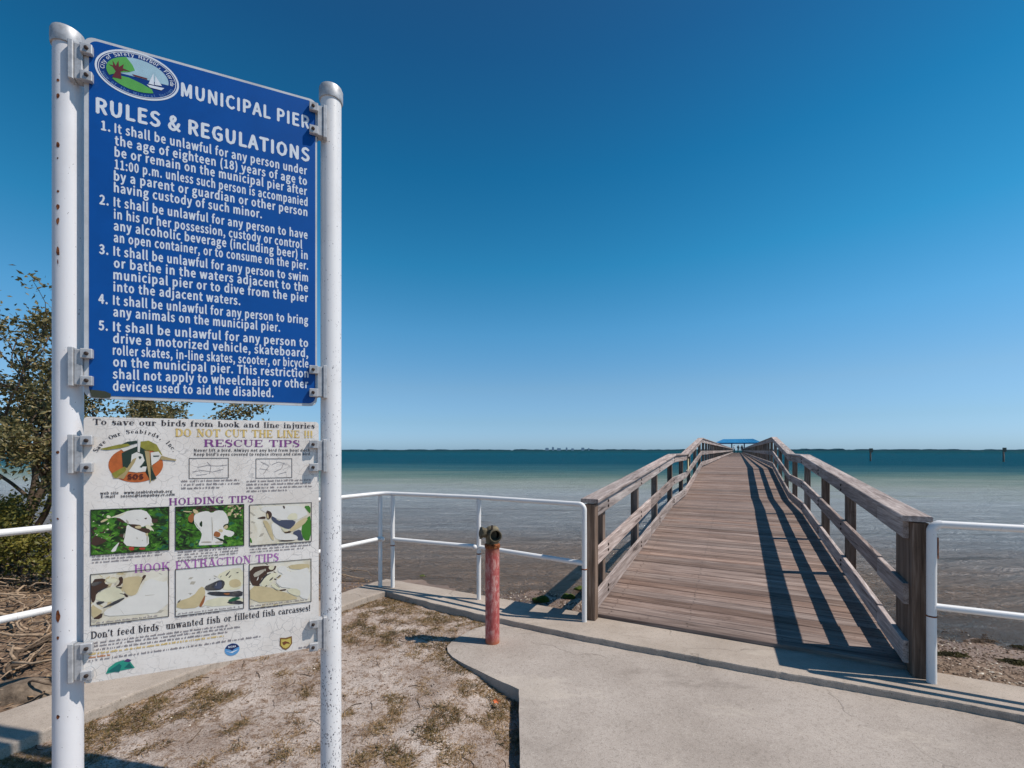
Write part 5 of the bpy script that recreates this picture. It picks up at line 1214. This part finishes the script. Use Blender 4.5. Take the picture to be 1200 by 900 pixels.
weed(onbed(1188, 777), .12, .07, 'dark green seaweed clump at the right edge of the shell beach', M_weed, 13)
weed(onbed(1196, 760), .08, .05, 'smaller seaweed clump at the right edge, nearer the water', M_weed, 17)
weed(onbed(1152, 752), .16, .03, 'brown strand of seaweed lying on the wet sand right of the pier', M_bark, 19, 90)

# ================================================================== LEFT BANK: driftwood, roots, rock, trees
r = random.Random(31)
def bank_tube(m, x, y, L, rad, r, lift=.03, wander=.5, seg=6):
    a = r.uniform(-.6, .6)+(math.pi if r.random() < .5 else 0); pts = []; n = 7; zz = r.uniform(.0, lift)
    for k in range(n):
        pts.append((x, y, bed_z(x, y)+rad*.6+zz+.5*lift*math.sin(k/(n-1)*math.pi)*r.uniform(.3,1))); a += r.uniform(-wander, wander); x += L/n*math.cos(a); y += L/n*math.sin(a)
    m.tube(pts, [rad*(1-.6*k/(n-1)) for k in range(n)], seg)
m = MB()
for _ in range(950):
    x = r.uniform(-11, -2.6); y = r.uniform(2.6, 7.6)
    if x > -3.0-(5.1-y)*-.0 and not (x < -1.9-(5.0-y)*.62-.45): continue
    if not (x < -1.7-(5.1-y)*.62-.30): continue
    if shore_d(x, y) > .25: continue
    bank_tube(m, x, y, r.uniform(.25, .9), r.choice((.004,.006,.008,.012,.018)), r, .14, .6, 5)
kind(obj('root_tangle', m.mesh('root_tangle', M_drift, True)), 'stuff')
m = MB()
for _ in range(700):
    x = r.uniform(-11, -2.6); y = r.uniform(3.2, 8.2)
    if not (x < -1.7-(5.1-y)*.62-.30) or shore_d(x, y) > .3: continue
    bank_tube(m, x, y, r.uniform(.2, .7), r.choice((.004,.006,.010)), r, .10, .7, 5)
kind(obj('dark_roots', m.mesh('dark_roots', M_bark, True)), 'stuff')
m = MB()
for _ in range(14000):
    x = r.uniform(-11, -2.2); y = r.uniform(2.2, 7.8)
    if not (x < -1.7-(5.1-y)*.62-.30) or shore_d(x, y) > .2: continue
    z = bed_z(x, y)+r.uniform(.004, .05); s_ = r.uniform(.010, .03); a = r.uniform(0, 6.28); t1 = r.uniform(-.6, .6)
    m.add([(x+s_*(lx*math.cos(a)-ly*math.sin(a)), y+s_*(lx*math.sin(a)+ly*math.cos(a)), z+s_*t1*lx) for lx, ly in ((-1,0),(0,.45),(1,0),(0,-.45))], [(0,1,2,3)])
kind(obj('shore_litter', m.mesh('shore_litter', M_litter)), 'stuff')
bl = [((8,790),(60,748),.022,'dark crooked branch lying across the debris left of the signs'), ((0,800),(52,775),.018,'lower dark branch crossing the debris beside the stone'), ((5,742),(55,700),.020,'pale forked driftwood branch near the waterline at far left'),
      ((0,690),(58,672),.016,'thin grey driftwood stick nearest the water at far left'), ((10,772),(50,765),.014,'short driftwood stick in the middle of the debris')]
for (a, c, rad, lb) in bl:
    p, q = onbed(*a), onbed(*c); d = q-p; pts = [p+d*k/6+Vector((.03*math.sin(k*1.9+rad*90), .04*math.cos(k*1.3), .05+.04*math.sin(k*.9))) for k in range(7)]
    pts[0].z = p.z+rad; o0 = pts[0].copy()
    mm = MB().tube([x-o0 for x in pts], [rad*(1-.08*k) for k in range(7)], 8)
    mm.tube([pts[3]-o0, pts[3]-o0+Vector((.08,.1,.08)), pts[3]-o0+Vector((.1,.26,.11))], [rad*.6, rad*.45, rad*.2], 6)
    tag(obj('driftwood_branch', mm.mesh('driftwood_branch', M_bark if 'dark' in lb else M_drift, True), None, o0), lb, 'driftwood', 'driftwood branches on the bank')
rock('stone', onbed(30, 816), .26, .14, .11, M_rock, 'dark rounded stone beside the sea wall cap at the lower left', 'rock', None, 23, .35)
rock('stone', onbed(12, 655), .3, .18, .16, M_rock, 'low dark stone at the waterline under the tree', 'rock', None, 29, .1)

def leaves_mesh(name, pts, mat, size, seed, squash=.45):
    r = random.Random(seed); m = MB()
    for (x, y, z) in pts:
        s_ = size*r.uniform(.6, 1.25); d = Vector((r.gauss(0,1), r.gauss(0,1), r.gauss(.25,.8))).normalized(); e = d.cross(Vector((r.gauss(0,1), r.gauss(0,1), r.gauss(0,1)))).normalized()
        p = Vector((x, y, z)); w = e*s_*squash*.62; nrm = d.cross(e)*s_*.08
        m.add([p, p+d*s_*.45+w-nrm, p+d*s_, p+d*s_*.45-w-nrm], [(0,1,2,3)])
    return m.mesh(name, mat)
def tree(name, base, stems, label, mat, seed, leaf, nper, depth=4, spread=.6, group=None, shrink=.72, minr=.004):
    r = random.Random(seed); t = thing(name, label, 'tree' if 'tree' in name else 'shrub', base, 0, group); tips = []; tr = MB(); lm = MB()
    def grow(p, d, L, rad, lev, m):
        pts = [p]; q = p; dd = d; n = 4
        for k in range(n):
            dd = (dd+Vector((r.gauss(0,.16), r.gauss(0,.16), r.gauss(.02,.10)))).normalized(); q = q+dd*L/n; pts.append(q)
            if lev >= depth-2:
                for _ in range(nper//3): tips.append(q+Vector((r.gauss(0,.09), r.gauss(0,.09), r.gauss(0,.08))))
        m.tube(pts, [rad*(1-.4*k/n) for k in range(n+1)], 7 if lev < 2 else 4, False)
        if lev == depth:
            for _ in range(nper): tips.append(q+Vector((r.gauss(0,.08), r.gauss(0,.08), r.gauss(0,.07))))
            return
        for b_ in range(r.choice((2,3,3))):
            ax = Vector((r.gauss(0,1), r.gauss(0,1), r.gauss(0,.6))).normalized(); nd = (dd+ax*spread).normalized()
            grow(pts[r.choice((2,3,4,4))], nd, L*shrink*r.uniform(.8,1.2), max(minr, rad*.55), lev+1, lm if lev+1 >= 1 else m)
    for (d, L, rad) in stems: grow(Vector((0,0,-.05)), Vector(d).normalized(), L, rad, 0, tr)
    obj('trunk', tr.mesh('trunk', M_bark, True), t); obj('limbs', lm.mesh('limbs', M_bark, True), t)
    obj('crown', leaves_mesh('crown', tips, mat, leaf, seed+1), t); return t
tree('mangrove_tree', Vector((-7.8, 7.0, -.42)), [((.30,-.05,1),1.5,.06), ((-.35,.1,1),1.6,.07), ((.85,.1,.75),1.6,.05), ((-.9,-.1,.9),1.5,.05), ((.05,.4,1),1.7,.05), ((.95,-.3,.5),1.1,.03)],
     'olive leaved mangrove tree standing at the water left of the signs', M_leaf, 4, .082, 26, 4, .62)
tree('mangrove_tree', Vector((-9.6, 8.2, -.5)), [((.2,0,1),1.6,.06), ((-.5,.1,1),1.6,.06), ((.6,.2,.8),1.5,.05)],
     'second mangrove tree behind the first, at the left edge of the view', M_leaf, 8, .09, 25, 4, .6)
tree('green_shrub', Vector((-6.6, 6.2, -.35)), [((.2,0,1),.55,.02), ((-.5,.1,1),.6,.02), ((.7,.1,.7),.55,.02), ((-.2,-.4,.9),.5,.02)],
     'yellow green shrub at the foot of the mangrove tree', M_leaf2, 14, .06, 30, 3, .6)
tree('green_shrub', Vector((-8.3, 6.8, -.35)), [((.2,0,1),.7,.02), ((-.5,.1,1),.7,.02), ((.7,.1,.7),.6,.02)],
     'yellow green shrub at the far left edge under the trees', M_leaf2, 19, .065, 34, 3, .6)

# ================================================================== FAR THINGS
def marker(px, Y, top_px, label):
    x = (px-600)/F*Y; t = thing('channel_marker', label, 'marker', (x, Y, -.6), 0, 'channel markers out in the bay')
    zt = CAMH+(HOR-top_px)/F*Y+.6
    obj('piling', MB().lathe([(.14,-2),(.12,zt-.1)], 10).mesh('piling', M_post, True), t)
    obj('marker_board', MB().box(-.35,.35,-.18,-.14,zt-.75,zt).mesh('marker_board', m_flat('dark_marker_board', (52,64,60), .6)), t)
marker(1020, 86, 525.4, 'dark channel marker standing in the bay, the one nearer the pier')
marker(1176, 80, 524.6, 'dark channel marker standing in the bay at the far right')
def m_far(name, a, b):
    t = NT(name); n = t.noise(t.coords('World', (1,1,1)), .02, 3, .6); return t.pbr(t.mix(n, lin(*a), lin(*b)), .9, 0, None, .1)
M_far = m_far('haze_tinted_trees', (52,86,98), (70,106,118))  # blue of the distant air is put into the tree colour
def treeline(name, px0, px1, Y, hmin, hmax, seed, gaps=0.):
    m = MB(); n = int((px1-px0)*2.2); top = []
    for k in range(n+1):
        px = px0+(px1-px0)*k/n; x = (px-600)/F*Y
        g = max(0, fbm(px*.08, seed, 1., 3, seed)+.35-gaps); e = min(1, k/6, (n-k)/6)
        h = (hmin+(hmax-hmin)*min(1, g*1.6)*(.7+.3*mnoise.noise((px*1.3, seed, 0))))*e; top.append((x, h))
    for (x0, h0), (x1, h1) in zip(top, top[1:]):
        m.add([(x0,Y,-1),(x1,Y,-1),(x1,Y,h1),(x0,Y,h0),(x0,Y+60,-1),(x1,Y+60,-1),(x1,Y+60,h1),(x0,Y+60,h0)], [(0,1,2,3),(3,2,6,7),(4,7,6,5)])
    return kind(obj(name, m.mesh(name, M_far)), 'stuff')
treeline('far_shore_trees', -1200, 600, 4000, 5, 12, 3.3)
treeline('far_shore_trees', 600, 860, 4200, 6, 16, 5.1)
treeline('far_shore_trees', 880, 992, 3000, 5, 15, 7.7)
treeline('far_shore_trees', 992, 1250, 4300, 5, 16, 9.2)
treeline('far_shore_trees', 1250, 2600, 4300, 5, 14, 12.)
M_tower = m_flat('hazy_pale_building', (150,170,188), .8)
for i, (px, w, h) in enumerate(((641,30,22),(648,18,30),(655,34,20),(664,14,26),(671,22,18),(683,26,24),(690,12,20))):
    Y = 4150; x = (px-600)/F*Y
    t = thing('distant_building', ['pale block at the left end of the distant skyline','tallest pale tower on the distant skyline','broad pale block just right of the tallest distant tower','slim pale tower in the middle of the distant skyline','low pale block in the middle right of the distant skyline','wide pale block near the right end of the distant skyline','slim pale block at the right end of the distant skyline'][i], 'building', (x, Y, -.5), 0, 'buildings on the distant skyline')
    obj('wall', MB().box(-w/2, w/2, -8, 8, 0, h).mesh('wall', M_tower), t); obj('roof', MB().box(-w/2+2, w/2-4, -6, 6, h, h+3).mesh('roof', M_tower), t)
